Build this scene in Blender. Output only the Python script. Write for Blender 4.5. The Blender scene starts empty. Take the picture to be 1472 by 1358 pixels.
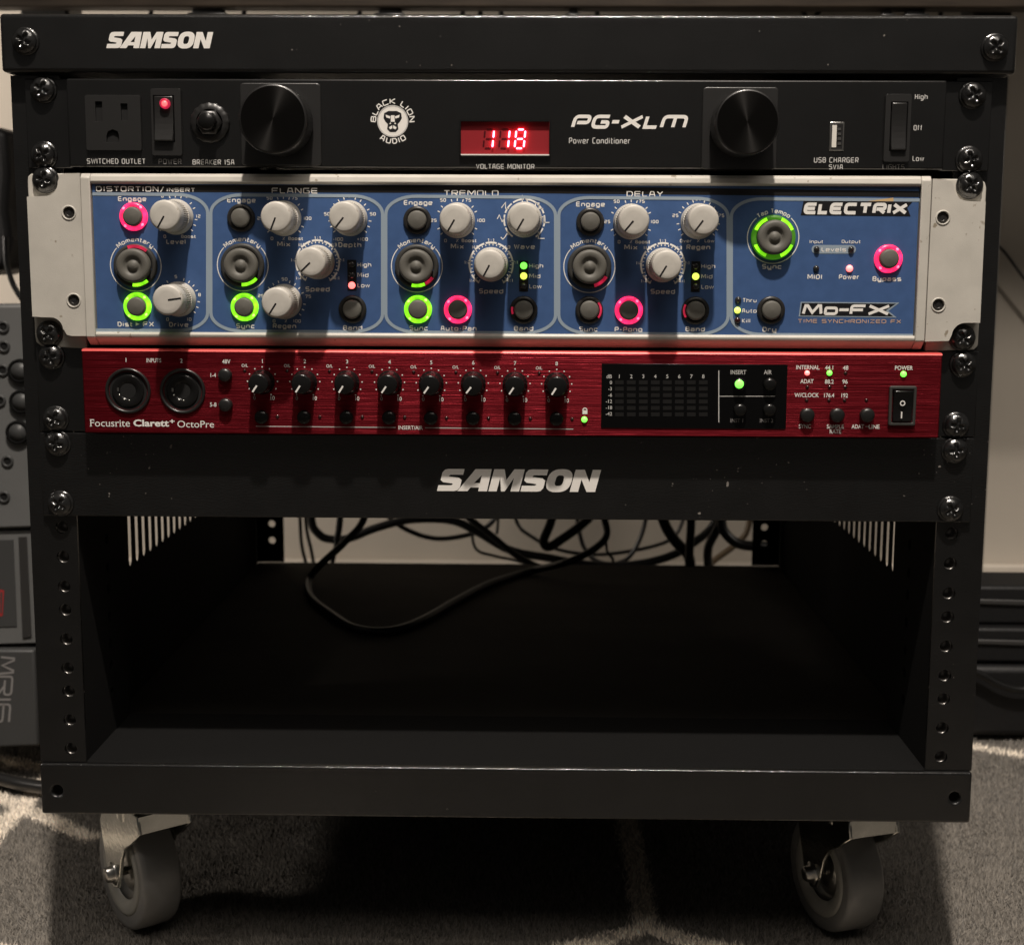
import bpy, bmesh, math, random
import numpy as np
from mathutils import Matrix, Vector
random.seed(7); rng = np.random.default_rng(7)
S = bpy.context.scene; COL = S.collection; PI = math.pi
# ---------------------------------------------------------------- camera, light, exposure (lengths in mm unless noted)
CAM = np.array([15.0, -733.25, -92.8]); PITCH, YAW, ROLL, FPX = .1424, -.0154, -.0043, 2051.2
def _rot(a, i, j):
    M = np.eye(3); c, s = math.cos(a), math.sin(a); M[i, i] = c; M[i, j] = -s; M[j, i] = s; M[j, j] = c; return M
MR = _rot(ROLL, 0, 2) @ _rot(PITCH, 1, 2) @ _rot(YAW, 0, 1)      # rows: right, forward, up
cd = bpy.data.cameras.new('camera'); cam = bpy.data.objects.new('camera', cd); COL.objects.link(cam); S.camera = cam
mw = Matrix.Identity(4)
for i in range(3):
    mw[i][0] = MR[0, i]; mw[i][1] = MR[2, i]; mw[i][2] = -MR[1, i]; mw[i][3] = CAM[i] * .001
cam.matrix_world = mw
cd.sensor_width = 36; cd.lens = FPX / 1472 * 36; cd.clip_start = .02; cd.clip_end = 50
cd.dof.use_dof = True; cd.dof.focus_distance = .735; cd.dof.aperture_fstop = 15
W = bpy.data.worlds.new('World'); S.world = W; W.use_nodes = True
W.node_tree.nodes['Background'].inputs[0].default_value = (1.0, .93, .85, 1)
W.node_tree.nodes['Background'].inputs[1].default_value = .048
def lamp(name, loc, power, radius, color, target=None, spot=None, blend=.5):
    ld = bpy.data.lights.new(name, 'SPOT' if spot else 'POINT'); ld.energy = power; ld.shadow_soft_size = radius; ld.color = color
    if spot: ld.spot_size = math.radians(spot); ld.spot_blend = blend
    o = bpy.data.objects.new(name, ld); COL.objects.link(o); o.location = loc
    if target: o.rotation_euler = (Vector(target) - Vector(loc)).to_track_quat('-Z', 'Y').to_euler()
    return o
LC = (1, .90, .80)
lamp('ceiling_lamp', (.05, -.86, 1.68), 195, .034, LC, target=(.06, 0, .02), spot=44, blend=1)
lamp('wall_fill_left', (-1.2, .42, .10), 40, .05, LC, target=(-.30, .9, .04), spot=72, blend=.8)  # added spot, source unseen, brightens the wall from the left
lamp('wall_fill_right', (1.45, .05, .45), 26, .06, LC, target=(.72, .9, .0), spot=64, blend=.7)  # added fill with no visible source, lifts the wall on the right
lamp('floor_lamp_low', (-1.2, -.2, .40), 10, .08, LC, target=(-.30, .08, -.48), spot=27, blend=.8)
al = bpy.data.lights.new('bounce_fill', 'AREA'); al.shape = 'RECTANGLE'; al.size = 1.6; al.size_y = 1.2; al.energy = 18; al.color = LC  # added area light standing in for bounce off the ceiling
ao = bpy.data.objects.new('bounce_fill', al); COL.objects.link(ao); ao.location = (.35, -1.5, 2.0)
ao.rotation_euler = (Vector((0, 0, -.1)) - Vector(ao.location)).to_track_quat('-Z', 'Y').to_euler()
S.view_settings.view_transform = 'Standard'; S.view_settings.look = 'None'
S.view_settings.exposure = 0; S.view_settings.gamma = 1

def ray(px, py): return MR.T @ np.array([(px - 736) / FPX, 1, (679 - py) / FPX])
def at(px, py, Y):
    r = ray(px, py); return CAM + r * ((Y - CAM[1]) / r[1])
def atz(px, py, Z):
    r = ray(px, py); return CAM + r * ((Z - CAM[2]) / r[2])
def ppx(Y): return (at(741, 400, Y) - at(731, 400, Y))[0] / 10   # mm per photo pixel on a plane

# ---------------------------------------------------------------- materials
MATS = {}
def mat(name, col, rough=.5, metal=0, spec=.5, bump=0, bscale=800, var=0, vscale=30, emit=None, estr=0, coat=0, cr=.2, aniso=0, arot=0, chip=0,
        stretch=None, trans=0, alpha=1, ior=1.45, speck=0):
    m = bpy.data.materials.new(name); m.use_nodes = True; N = m.node_tree.nodes; L = m.node_tree.links
    b = N['Principled BSDF']; I = b.inputs
    I['Base Color'].default_value = (*col, 1); I['Roughness'].default_value = rough; I['Metallic'].default_value = metal
    I['Specular IOR Level'].default_value = spec; I['Coat Weight'].default_value = coat; I['Coat Roughness'].default_value = cr; I['Coat IOR'].default_value = 1.85 if coat == .8 else 1.5; I['Anisotropic'].default_value = aniso; I['Anisotropic Rotation'].default_value = arot
    I['Transmission Weight'].default_value = trans; I['IOR'].default_value = ior
    if emit: I['Emission Color'].default_value = (*emit, 1); I['Emission Strength'].default_value = estr
    tc = N.new('ShaderNodeTexCoord'); mp = N.new('ShaderNodeMapping'); L.new(tc.outputs['Object'], mp.inputs[0])
    if stretch: mp.inputs['Scale'].default_value = stretch
    if bump:
        n = N.new('ShaderNodeTexNoise'); n.inputs['Scale'].default_value = bscale; n.inputs['Detail'].default_value = 3
        L.new(mp.outputs[0], n.inputs['Vector']); bp = N.new('ShaderNodeBump'); bp.inputs['Strength'].default_value = bump
        bp.inputs['Distance'].default_value = .0006; L.new(n.outputs[0], bp.inputs['Height']); L.new(bp.outputs[0], I['Normal']); L.new(bp.outputs[0], I['Coat Normal'])
    if var:
        n = N.new('ShaderNodeTexNoise'); n.inputs['Scale'].default_value = vscale; n.inputs['Detail'].default_value = 6
        L.new(mp.outputs[0], n.inputs['Vector']); r = N.new('ShaderNodeValToRGB'); L.new(n.outputs[0], r.inputs[0])
        r.color_ramp.elements[0].position = .3; r.color_ramp.elements[1].position = .7
        r.color_ramp.elements[0].color = (*[c * (1 - var) for c in col], 1); r.color_ramp.elements[1].color = (*[min(1, c * (1 + var)) for c in col], 1)
        L.new(r.outputs[0], I['Base Color'])
        mr = N.new('ShaderNodeMapRange'); L.new(n.outputs[0], mr.inputs[0]); mr.inputs[3].default_value = max(.05, rough - .12 * min(1, var * 2)); mr.inputs[4].default_value = min(1, rough + .12 * min(1, var * 2))
        L.new(mr.outputs[0], I['Roughness'])
        if chip:                                     # small knocks and grime marks in the paint
            v = N.new('ShaderNodeTexNoise'); v.inputs['Scale'].default_value = 260; v.inputs['Detail'].default_value = 4
            L.new(tc.outputs['Object'], v.inputs['Vector'])
            n2 = N.new('ShaderNodeTexNoise'); n2.inputs['Scale'].default_value = 28; L.new(tc.outputs['Object'], n2.inputs['Vector'])
            ad = N.new('ShaderNodeMath'); ad.operation = 'MULTIPLY_ADD'; L.new(n2.outputs[0], ad.inputs[0]); ad.inputs[1].default_value = .5; L.new(v.outputs[0], ad.inputs[2])
            mr2 = N.new('ShaderNodeMapRange'); L.new(ad.outputs[0], mr2.inputs[0]); mr2.inputs[1].default_value = chip; mr2.inputs[2].default_value = chip + .05
            mx = N.new('ShaderNodeMix'); mx.data_type = 'RGBA'; L.new(mr2.outputs[0], mx.inputs[0]); L.new(r.outputs[0], mx.inputs[6]); mx.inputs[7].default_value = (.30, .26, .20, 1)
            L.new(mx.outputs[2], I['Base Color'])
        if speck:                                    # grains of dust
            v = N.new('ShaderNodeTexNoise'); v.inputs['Scale'].default_value = 420; v.inputs['Detail'].default_value = 1
            L.new(tc.outputs['Object'], v.inputs['Vector'])
            n2 = N.new('ShaderNodeTexNoise'); n2.inputs['Scale'].default_value = 14; L.new(tc.outputs['Object'], n2.inputs['Vector'])
            ad = N.new('ShaderNodeMath'); ad.operation = 'MULTIPLY_ADD'; L.new(n2.outputs[0], ad.inputs[0]); ad.inputs[1].default_value = .35; L.new(v.outputs[0], ad.inputs[2])
            mr2 = N.new('ShaderNodeMapRange'); L.new(ad.outputs[0], mr2.inputs[0]); mr2.inputs[1].default_value = speck; mr2.inputs[2].default_value = speck + .05
            mx = N.new('ShaderNodeMix'); mx.data_type = 'RGBA'; L.new(mr2.outputs[0], mx.inputs[0]); L.new(r.outputs[0], mx.inputs[6]); mx.inputs[7].default_value = (.22, .20, .18, 1)
            L.new(mx.outputs[2], I['Base Color'])
    MATS[name] = m; return m
mat('powder_black', (.0048, .0048, .0048), .5, spec=.22, coat=.8, cr=.09, bump=.35, bscale=1500, var=.18, vscale=60, speck=.968)
mat('panel_black', (.0045, .0045, .0045), .45, spec=.25, coat=.8, cr=.09, bump=.12, bscale=2500, var=.12, vscale=40)
mat('floor_black', (.048, .044, .039), .9, spec=.25, bump=.25, bscale=1500, var=.2, vscale=15)
mat('plastic_black', (.0125, .0122, .012), .4, coat=.5, cr=.18, bump=.08, bscale=3000)
mat('plastic_grey', (.0185, .0182, .018), .4, coat=.6, cr=.2, bump=.1, bscale=2600)
mat('inner_black', (.0055, .0055, .0055), .9, spec=.2, bump=.2, bscale=1500)
mat('gloss_black', (.008, .008, .008), .22)
mat('spun_black', (.022, .021, .020), .28, metal=.85, aniso=.9, arot=.25)
mat('screw_black', (.018, .018, .018), .3, metal=.5, bump=.3, bscale=700, var=.6, vscale=220, coat=.8, cr=.12)
mat('hole_black', (.004, .004, .004), .8)
mat('cream', (.56, .535, .48), .40, bump=.12, bscale=1800, var=.07, vscale=70, chip=.955)
mat('cream_knob', (.56, .535, .485), .42, var=.08, vscale=130, chip=.99, bump=.05, bscale=900)
mat('blue', (.056, .112, .26), .34, bump=.05, bscale=2500, var=.07, vscale=160)
mat('pale_blue', (.30, .37, .44), .4)
mat('header_black', (.014, .013, .013), .35)
mat('ink_white', (.86, .84, .80), .5)
mat('ink_grey', (.55, .54, .52), .5)
mat('ink_dim', (.26, .25, .245), .5)
mat('ink_gold', (.62, .42, .20), .45)
mat('ink_copper', (.60, .40, .30), .45)
mat('ink_red', (.45, .03, .03), .5)
mat('ink_black', (.008, .008, .010), .45)
mat('logo_silver', (.92, .89, .84), .42, metal=.05, bump=.15, bscale=1800)
mat('rubber_grey', (.12, .115, .10), .55)
mat('rubber_dark', (.04, .039, .036), .5)
mat('red_body', (.185, .007, .014), .30, metal=.8, aniso=.9, arot=.25, bump=.5, bscale=34, var=.26, vscale=40, stretch=(.4, 1, 80))
mat('red_edge_lit', (.85, .13, .12), .36, metal=.4)  # highlight along the top chamfer put into a paler red
mat('ring_pink', (.5, .02, .06), .3, emit=(1, .02, .11), estr=1.7)
mat('ring_green', (.1, .4, .02), .3, emit=(.27, 1, .015), estr=1.25)
mat('ring_pink_dim', (.3, .02, .05), .3, emit=(1, .03, .10), estr=.35)
mat('ring_green_dim', (.1, .3, .02), .3, emit=(.3, 1, .02), estr=.38)
mat('ring_green_faint', (.05, .12, .02), .4, emit=(.2, 1, .02), estr=.14)
mat('ring_off', (.022, .021, .02), .35)
mat('ring_hot_pink', (.6, .3, .4), .3, emit=(1, .18, .35), estr=1.6)
mat('ring_hot_green', (.4, .6, .2), .3, emit=(.6, 1, .16), estr=1.25)
mat('led_red', (.6, .1, .1), .3, emit=(1, .07, .07), estr=3)
mat('led_red_core', (.8, .5, .5), .3, emit=(1, .13, .12), estr=3)
mat('led_green', (.3, .8, .2), .3, emit=(.14, .9, .06), estr=2.2)
mat('led_yellow', (.8, .8, .3), .3, emit=(.62, .80, .08), estr=1.9)
mat('led_off', (.03, .03, .03), .15, spec=.8)
mat('led_off_red', (.035, .01, .01), .15, spec=.8)
mat('digit', (.9, .2, .3), .4, emit=(1, .09, .15), estr=18)
mat('digit_off', (.07, .003, .006), .35)
mat('display_back', (.26, .004, .010), .6)
mat('display_glass', (.9, .35, .38), .05, trans=1, ior=1.2)
mat('window_black', (.003, .003, .0032), .12, bump=.02, bscale=400)
mat('meter_bar', (.0065, .0062, .006), .5)
mat('steel', (.62, .61, .58), .28, metal=1, bump=.1, bscale=500)
mat('thread_metal', (.22, .21, .20), .3, metal=.7)
mat('socket_metal', (.045, .043, .04), .35, metal=.5)
mat('zinc', (.66, .66, .62), .17, metal=1, bump=.2, bscale=300, var=.12, vscale=60)
mat('tyre_grey', (.165, .163, .158), .33, bump=.15, bscale=350, var=.12, vscale=40)
mat('rim_grey', (.28, .275, .25), .4, var=.1, vscale=60)
mat('cable_black', (.006, .006, .006), .38)
mat('cable_tan', (.12, .085, .05), .45)
mat('brass', (.5, .35, .15), .3, metal=1)
mat('wall_paint', (.52, .47, .40), .8, bump=.25, bscale=90, var=.05, vscale=8)
mat('skirting', (.60, .54, .46), .5, var=.06, vscale=20)
mat('desk_wood', (.040, .028, .018), .5, bump=.1, bscale=60, var=.35, vscale=18, stretch=(1, 12, 12))
mat('desk_metal', (.05, .048, .045), .4, metal=.3)
mat('device_grey', (.15, .152, .15), .5, bump=.08, bscale=900, var=.06)
mat('device_dark', (.06, .061, .061), .45, bump=.08, bscale=900)
mat('case_black', (.005, .005, .0055), .55, bump=.4, bscale=300)
mat('case_trim', (.035, .034, .033), .5)
mat('usb_white', (.75, .72, .66), .45)
# carpet: pile colour comes from a vertex colour of the fibres themselves (dark grey field, pale trellis lines)
def carpet_mat():
    m = bpy.data.materials.new('carpet'); m.use_nodes = True; N = m.node_tree.nodes; L = m.node_tree.links
    b = N['Principled BSDF']; b.inputs['Roughness'].default_value = .95; b.inputs['Specular IOR Level'].default_value = .15
    a = N.new('ShaderNodeAttribute'); a.attribute_name = 'pile'; L.new(a.outputs['Color'], b.inputs['Base Color'])
    b.inputs['Sheen Weight'].default_value = .2
    MATS['carpet'] = m
carpet_mat()
# uneven light inside the rings
for nm in ('ring_pink', 'ring_green', 'ring_pink_dim'):
    m = MATS[nm]; N = m.node_tree.nodes; L = m.node_tree.links; b = N['Principled BSDF']
    tc = N.new('ShaderNodeTexCoord'); n = N.new('ShaderNodeTexNoise'); n.inputs['Scale'].default_value = 260; n.inputs['Detail'].default_value = 2
    L.new(tc.outputs['Object'], n.inputs['Vector']); mr = N.new('ShaderNodeMapRange'); mr.inputs[1].default_value = .35; mr.inputs[2].default_value = .7
    e = b.inputs['Emission Strength'].default_value; mr.inputs[3].default_value = e * .6; mr.inputs[4].default_value = e * 1.7
    L.new(n.outputs[0], mr.inputs[0]); L.new(mr.outputs[0], b.inputs['Emission Strength'])

# ---------------------------------------------------------------- mesh building
ORG = {}
class MB:
    def __init__(s): s.v = []; s.f = []; s.sm = []
    def add(s, vs, fs, smooth=False):
        o = len(s.v); s.v += [tuple(map(float, v)) for v in vs]; s.f += [tuple(i + o for i in f) for f in fs]; s.sm += [smooth] * len(fs); return s
    def box(s, x0, x1, y0, y1, z0, z1):
        return s.add([(x0, y0, z0), (x1, y0, z0), (x1, y1, z0), (x0, y1, z0), (x0, y0, z1), (x1, y0, z1), (x1, y1, z1), (x0, y1, z1)],
                     [(0, 3, 2, 1), (4, 5, 6, 7), (0, 1, 5, 4), (1, 2, 6, 5), (2, 3, 7, 6), (3, 0, 4, 7)])
    def lathe(s, c, prof, n=32, smooth=True, a0=0, wob=None):
        """profile (radius, height towards -Y) turned about the Y axis through c"""
        vs = []; fs = []; m = len(prof)
        for k in range(n):
            a = a0 + 2 * PI * k / n
            for j, (r, h) in enumerate(prof):
                rr = r * (wob(k, j) if wob else 1)
                vs.append((c[0] + rr * math.cos(a), c[1] - h, c[2] + rr * math.sin(a)))
        for k in range(n):
            k2 = (k + 1) % n
            for j in range(m - 1): fs.append((k * m + j, k2 * m + j, k2 * m + j + 1, k * m + j + 1))
        s.add(vs, fs, smooth)
        return s
    def disc(s, c, r, n=32, rz=None):
        vs = [(c[0] + r * math.cos(2 * PI * k / n), c[1], c[2] + (rz or r) * math.sin(2 * PI * k / n)) for k in range(n)]
        return s.add(vs, [tuple(range(n))])
    def ring(s, c, r0, r1, n=40, a0=0, a1=2 * PI):
        vs = []
        for k in range(n + 1):
            a = a0 + (a1 - a0) * k / n
            for r in (r0, r1): vs.append((c[0] + r * math.cos(a), c[1], c[2] + r * math.sin(a)))
        return s.add(vs, [(2 * k, 2 * k + 1, 2 * k + 3, 2 * k + 2) for k in range(n)])
    def prism(s, pts, y0, y1, smooth=False):
        """polygon of (x, z) extruded from y0 (front) to y1"""
        n = len(pts); vs = [(x, y0, z) for x, z in pts] + [(x, y1, z) for x, z in pts]
        return s.add(vs, [tuple(range(n)), tuple(range(2 * n - 1, n - 1, -1))] + [(i, i + n, (i + 1) % n + n, (i + 1) % n) for i in range(n)], smooth)
    def tube(s, pts, r, n=10, cap=True):
        P = [Vector(p) for p in pts]; vs = []; fs = []; prev = None
        for i, p in enumerate(P):
            t = (P[min(i + 1, len(P) - 1)] - P[max(i - 1, 0)]).normalized()
            if prev is None: prev = t.orthogonal().normalized()
            u = (prev - t * prev.dot(t)).normalized(); prev = u; w = t.cross(u)
            rr = r[i] if isinstance(r, (list, tuple)) else r
            for k in range(n): vs.append(p + (u * math.cos(2 * PI * k / n) + w * math.sin(2 * PI * k / n)) * rr)
        for i in range(len(P) - 1):
            for k in range(n): fs.append((i * n + k, i * n + (k + 1) % n, (i + 1) * n + (k + 1) % n, (i + 1) * n + k))
        s.add(vs, fs, True)
        if cap: s.add(vs[:n], [tuple(range(n))]); s.add(vs[-n:], [tuple(range(n))])
        return s
    def build(s, name, m, parent=None, org=None, local=False, bevel=0, seg=2, loc=None):
        """verts are world mm; origin defaults to the parent's. local=True: verts are already relative"""
        base = ORG.get(parent, (0, 0, 0)) if parent else (0, 0, 0)
        o = (0, 0, 0) if local else (org if org is not None else base)
        me = bpy.data.meshes.new(name)
        me.from_pydata([((v[0] - o[0]) * .001, (v[1] - o[1]) * .001, (v[2] - o[2]) * .001) for v in s.v], [], s.f)
        me.polygons.foreach_set('use_smooth', s.sm)
        bm = bmesh.new(); bm.from_mesh(me)
        if bevel:
            bmesh.ops.remove_doubles(bm, verts=bm.verts[:], dist=2e-6)
            bmesh.ops.recalc_face_normals(bm, faces=bm.faces)
            es = [e for e in bm.edges if len(e.link_faces) == 2 and e.calc_face_angle(0) > .6]
            r = bmesh.ops.bevel(bm, geom=es, offset=bevel * .001, segments=seg, profile=.5, affect='EDGES', clamp_overlap=True)
            for f in r['faces']: f.smooth = True
        elif len(bm.faces) > 1: bmesh.ops.recalc_face_normals(bm, faces=bm.faces)
        bm.to_mesh(me); bm.free()
        me.materials.append(MATS[m])
        ob = bpy.data.objects.new(name, me); COL.objects.link(ob)
        if parent: ob.parent = parent
        if local: l = loc or (0, 0, 0); ORG[ob] = tuple(np.array(base) + np.array(l))
        else: l = tuple(np.array(o) - np.array(base)); ORG[ob] = tuple(o)
        ob.location = [c * .001 for c in l]
        return ob
def share(src, name, parent, loc, roty=0, m=None):
    """copy of a part that shares its mesh; loc is world mm"""
    o = src.copy(); o.name = name; COL.objects.link(o); o.parent = parent
    b = ORG.get(parent, (0, 0, 0)); o.location = [(loc[i] - b[i]) * .001 for i in range(3)]; o.rotation_euler = (0, roty, 0); ORG[o] = tuple(loc)
    if m: o.data = o.data.copy(); o.data.materials[0] = MATS[m]
    return o
def thing(name, label, cat, loc, group=None):
    o = bpy.data.objects.new(name, None); COL.objects.link(o); o.location = [c * .001 for c in loc]; o.empty_display_size = .02
    ORG[o] = tuple(loc); o['label'] = label; o['category'] = cat
    if group: o['group'] = group
    return o
def tag(o, label=None, cat=None, group=None, kind=None):
    if label: o['label'] = label
    if cat: o['category'] = cat
    if group: o['group'] = group
    if kind: o['kind'] = kind
    return o
def plate(outer, holes, f3, thick, mb=None):
    """flat plate with real holes. outer/holes: lists of (u,v). f3(u,v,t)->xyz"""
    bm = bmesh.new(); loops = []
    for lp in [outer] + holes:
        vs = [bm.verts.new((u, v, 0)) for u, v in lp]; loops.append(lp)
        for i in range(len(vs)): bm.edges.new((vs[i], vs[(i + 1) % len(vs)]))
    bmesh.ops.triangle_fill(bm, use_beauty=True, use_dissolve=False, edges=bm.edges[:])
    bm.verts.index_update(); uv = [(v.co.x, v.co.y) for v in bm.verts]; fs = [tuple(v.index for v in f.verts) for f in bm.faces]; bm.free()
    mb = mb or MB(); mb.add([f3(u, v, 0) for u, v in uv], fs); mb.add([f3(u, v, thick) for u, v in uv], [f[::-1] for f in fs])
    for lp in loops:
        n = len(lp); mb.add([f3(u, v, 0) for u, v in lp] + [f3(u, v, thick) for u, v in lp], [(i, (i + 1) % n, (i + 1) % n + n, i + n) for i in range(n)])
    return mb
def circ(u, v, r, n=14): return [(u + r * math.cos(2 * PI * k / n), v + r * math.sin(2 * PI * k / n)) for k in range(n)]
def rrect(x0, x1, z0, z1, r, n=5):
    out = []
    for cx, cz, a in ((x1 - r, z1 - r, 0), (x0 + r, z1 - r, PI / 2), (x0 + r, z0 + r, PI), (x1 - r, z0 + r, 1.5 * PI)):
        out += [(cx + r * math.cos(a + PI / 2 * k / n), cz + r * math.sin(a + PI / 2 * k / n)) for k in range(n + 1)]
    return out
def smooth_path(P, n=8):
    P = [np.array(p, float) for p in P]; out = []
    for i in range(len(P) - 1):
        a, b, c, d = P[max(i - 1, 0)], P[i], P[i + 1], P[min(i + 2, len(P) - 1)]
        for k in range(n):
            t = k / n; out.append(.5 * (2 * b + (c - a) * t + (2 * a - 5 * b + 4 * c - d) * t * t + (3 * b - a - 3 * c + d) * t ** 3))
    out.append(P[-1]); return out

# ---------------------------------------------------------------- lettering
GC = {}
def _ev(s, bold):
    cu = bpy.data.curves.new('g', 'FONT'); cu.body = s; cu.resolution_u = 3; cu.offset = bold; cu.fill_mode = 'FRONT'
    o = bpy.data.objects.new('g', cu); COL.objects.link(o); bpy.context.view_layer.update()
    me = bpy.data.meshes.new_from_object(o.evaluated_get(bpy.context.evaluated_depsgraph_get()))
    v = [tuple(x.co)[:2] for x in me.vertices]; f = [tuple(p.vertices) for p in me.polygons]
    bpy.data.objects.remove(o); bpy.data.curves.remove(cu); bpy.data.meshes.remove(me); return v, f
def glyph(c, bold):
    k = (c, bold)
    if k not in GC:
        if ('HH', bold) not in GC:
            v, _ = _ev('HH', bold); GC[('HH', bold)] = max(p[0] for p in v) - min(p[0] for p in v)
        v, _ = _ev('H' + c + 'H', bold); adv = max(p[0] for p in v) - min(p[0] for p in v) - GC[('HH', bold)]
        GC[k] = (*( _ev(c, bold) if c != ' ' else ([], [])), adv)
    return GC[k]
H0 = None
def capsize(bold):
    v = glyph('H', bold)[0]; ys = [p[1] for p in v]; return min(ys), max(ys)
def layout(s, bold, wide):
    x = 0; out = []
    for c in s:
        v, f, a = glyph(c, bold); out.append((x * wide, v, f, a * wide)); x += a
    return out, x * wide
def text(parent, s, px, py, hpx, Y, m='ink_white', w=None, bold=0.0, wide=1.0, shear=0, align='c', name='caption', rot=0, lift=.15, serif=False):
    P = at(px, py, Y); q = ppx(Y); y0, y1 = capsize(bold); sc = hpx * q / (y1 - y0)
    lay, tot = layout(s, bold, wide)
    fx = (w * q / (tot * sc)) if w else 1
    off = {'c': -tot / 2, 'l': 0, 'r': -tot}[align]; mb = MB(); done = []; cr, sr = math.cos(rot), math.sin(rot)
    for x, v, f, a in lay:
        if not v: continue
        vs = []
        for gx, gy in v:
            yy = gy - (y0 + y1) / 2; xx = (x + gx * wide + off) * fx + shear * yy
            u, w_ = xx * sc, yy * sc; vs.append((P[0] + u * cr - w_ * sr, Y - lift, P[2] + u * sr + w_ * cr))
        mb.add(vs, f)
        if serif:
            gmin, gmax = min(g[0] for g in v), max(g[0] for g in v)
            def bar(xa, xb, yb, th=.035):
                q4 = []
                for gx, gy in ((xa, yb), (xb, yb), (xb, yb + th), (xa, yb + th)):
                    q4.append((P[0] + (x + gx * wide + off) * fx * sc, Y - lift - .02, P[2] + (gy - (y0 + y1) / 2) * sc))
                mb.add(q4, [(0, 1, 2, 3)])
            ch = s[len(done)] if len(done) < len(s) else ''
            foot = [g[0] for g in v if g[1] < .01]
            if ch in 'Fri': bar(min(foot) - .06, max(foot) + .07, 0)
            if ch in 'u': bar(gmax - .1, gmax + .06, 0)
            xh = max(g[1] for g in v)
            if ch == 'F': bar(gmin - .06, gmin + .1, xh - .035); bar(gmax - .04, gmax, xh - .17, .17)
            if ch == 'r' or ch == 'u': bar(gmin - .07, gmin + .05, xh - .035)
            if ch == 'i': bar(gmin - .07, gmin + .05, .47)
        done.append(1)
    return mb.build(name, m, parent)
def arc_text(parent, s, px, py, Rmm, hmm, Y, mid=PI / 2, m='ink_white', bold=.01, wide=1.3, flip=False, lift=.15, squeeze=1):
    P = at(px, py, Y); y0, y1 = capsize(bold); sc = hmm / (y1 - y0); lay, tot = layout(s, bold, wide); mb = MB()
    for x, v, f, a in lay:
        if not v: continue
        d = (x + a / 2 - tot / 2) * sc * squeeze / Rmm; ang = mid + d if flip else mid - d
        t = ang - PI / 2 if not flip else ang + PI / 2
        ox, oz = P[0] + Rmm * math.cos(ang), P[2] + Rmm * math.sin(ang); vs = []
        for gx, gy in v:
            u, w_ = (gx * wide - a / 2) * sc, (gy - (y0 + y1) / 2) * sc
            vs.append((ox + u * math.cos(t) - w_ * math.sin(t), Y - lift, oz + u * math.sin(t) + w_ * math.cos(t)))
        mb.add(vs, f)
    return mb.build('caption', m, parent)
# square display letters drawn as strokes, for the wide logos: polylines in a unit box, r = rounded corners
SG = {'S': [([(1, 1), (0, 1), (0, .53), (1, .47), (1, 0), (0, 0)], 1)], 'A': [([(0, 0), (.42, 1), (.72, 1), (1, 0)], 0), ([(.2, .3), (.9, .3)], 0)],
      'M': [([(0, 0), (.08, 1), (.2, 1), (.5, .15), (.8, 1), (.92, 1), (1, 0)], 0)], 'O': [([(0, .5), (0, 1), (1, 1), (1, 0), (0, 0), (0, .5)], 1)],
      'N': [([(0, 0), (0, 1), (.12, 1), (.88, 0), (1, 0), (1, 1)], 0)], 'P': [([(0, 0), (0, 1), (1, 1), (1, .42), (.22, .42)], 1)],
      'G': [([(1, 1), (0, 1), (0, 0), (1, 0), (1, .48), (.5, .48)], 1)], '-': [([(-.25, .5), (1.25, .5)], 0)], 'X': [([(0, 0), (1, 1)], 0), ([(0, 1), (1, 0)], 0)],
      'L': [([(0, 1), (0, 0), (1, 0)], 0)], 'm': [([(0, 0), (0, 1), (1, 1), (1, 0)], 1), ([(.5, 1), (.5, 0)], 0)],
      'E': [([(1, 1), (0, 1), (0, 0), (1, 0)], 1), ([(0, .5), (.9, .5)], 0)], 'C': [([(1, 1), (0, 1), (0, 0), (1, 0)], 1)],
      'T': [([(0, 1), (1, 1)], 0), ([(.5, 1), (.5, 0)], 0)], 'R': [([(0, 0), (0, 1), (1, 1), (1, .45), (.2, .45)], 1), ([(.5, .45), (1, 0)], 0)],
      'I': [([(.5, 0), (.5, 1)], 0)], 'F': [([(1, 1), (0, 1), (0, 0)], 1), ([(0, .5), (.85, .5)], 0)], 'o': [([(0, .35), (0, .72), (1, .72), (1, 0), (0, 0), (0, .35)], 1)],
      '6': [([(1, 1), (0, 1), (0, 0), (1, 0), (1, .5), (0, .5)], 1)], '1': [([(.5, 0), (.5, 1), (.2, .85)], 0)]}
def fillet(p, r):
    p = [np.array(q, float) for q in p]; out = [p[0]]
    for i in range(1, len(p) - 1):
        a, b, c = p[i - 1], p[i], p[i + 1]; la, lc = np.linalg.norm(a - b), np.linalg.norm(c - b); d = min(r, la * .45, lc * .45)
        s, e = b + (a - b) / la * d, b + (c - b) / lc * d
        for k in range(5): t = k / 4; out.append((1 - t) ** 2 * s + 2 * t * (1 - t) * b + t * t * e)
    out.append(p[-1]); return out
def stroke(p, th):
    """ribbon of a polyline: thickness th, mitred"""
    n = len(p); L, R = [], []
    for i in range(n):
        d0 = p[i] - p[i - 1] if i > 0 else p[1] - p[0]; d1 = p[i + 1] - p[i] if i < n - 1 else p[i] - p[i - 1]
        d0 = d0 / (np.linalg.norm(d0) + 1e-9); d1 = d1 / (np.linalg.norm(d1) + 1e-9); n0 = np.array([-d0[1], d0[0]]); n1 = np.array([-d1[1], d1[0]])
        m = n0 + n1; l = np.linalg.norm(m); m = m / l if l > 1e-6 else n0; k = min(1 / max(m @ n0, .35), 1.6)
        L.append(p[i] + m * th / 2 * k); R.append(p[i] - m * th / 2 * k)
    return L, R
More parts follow.
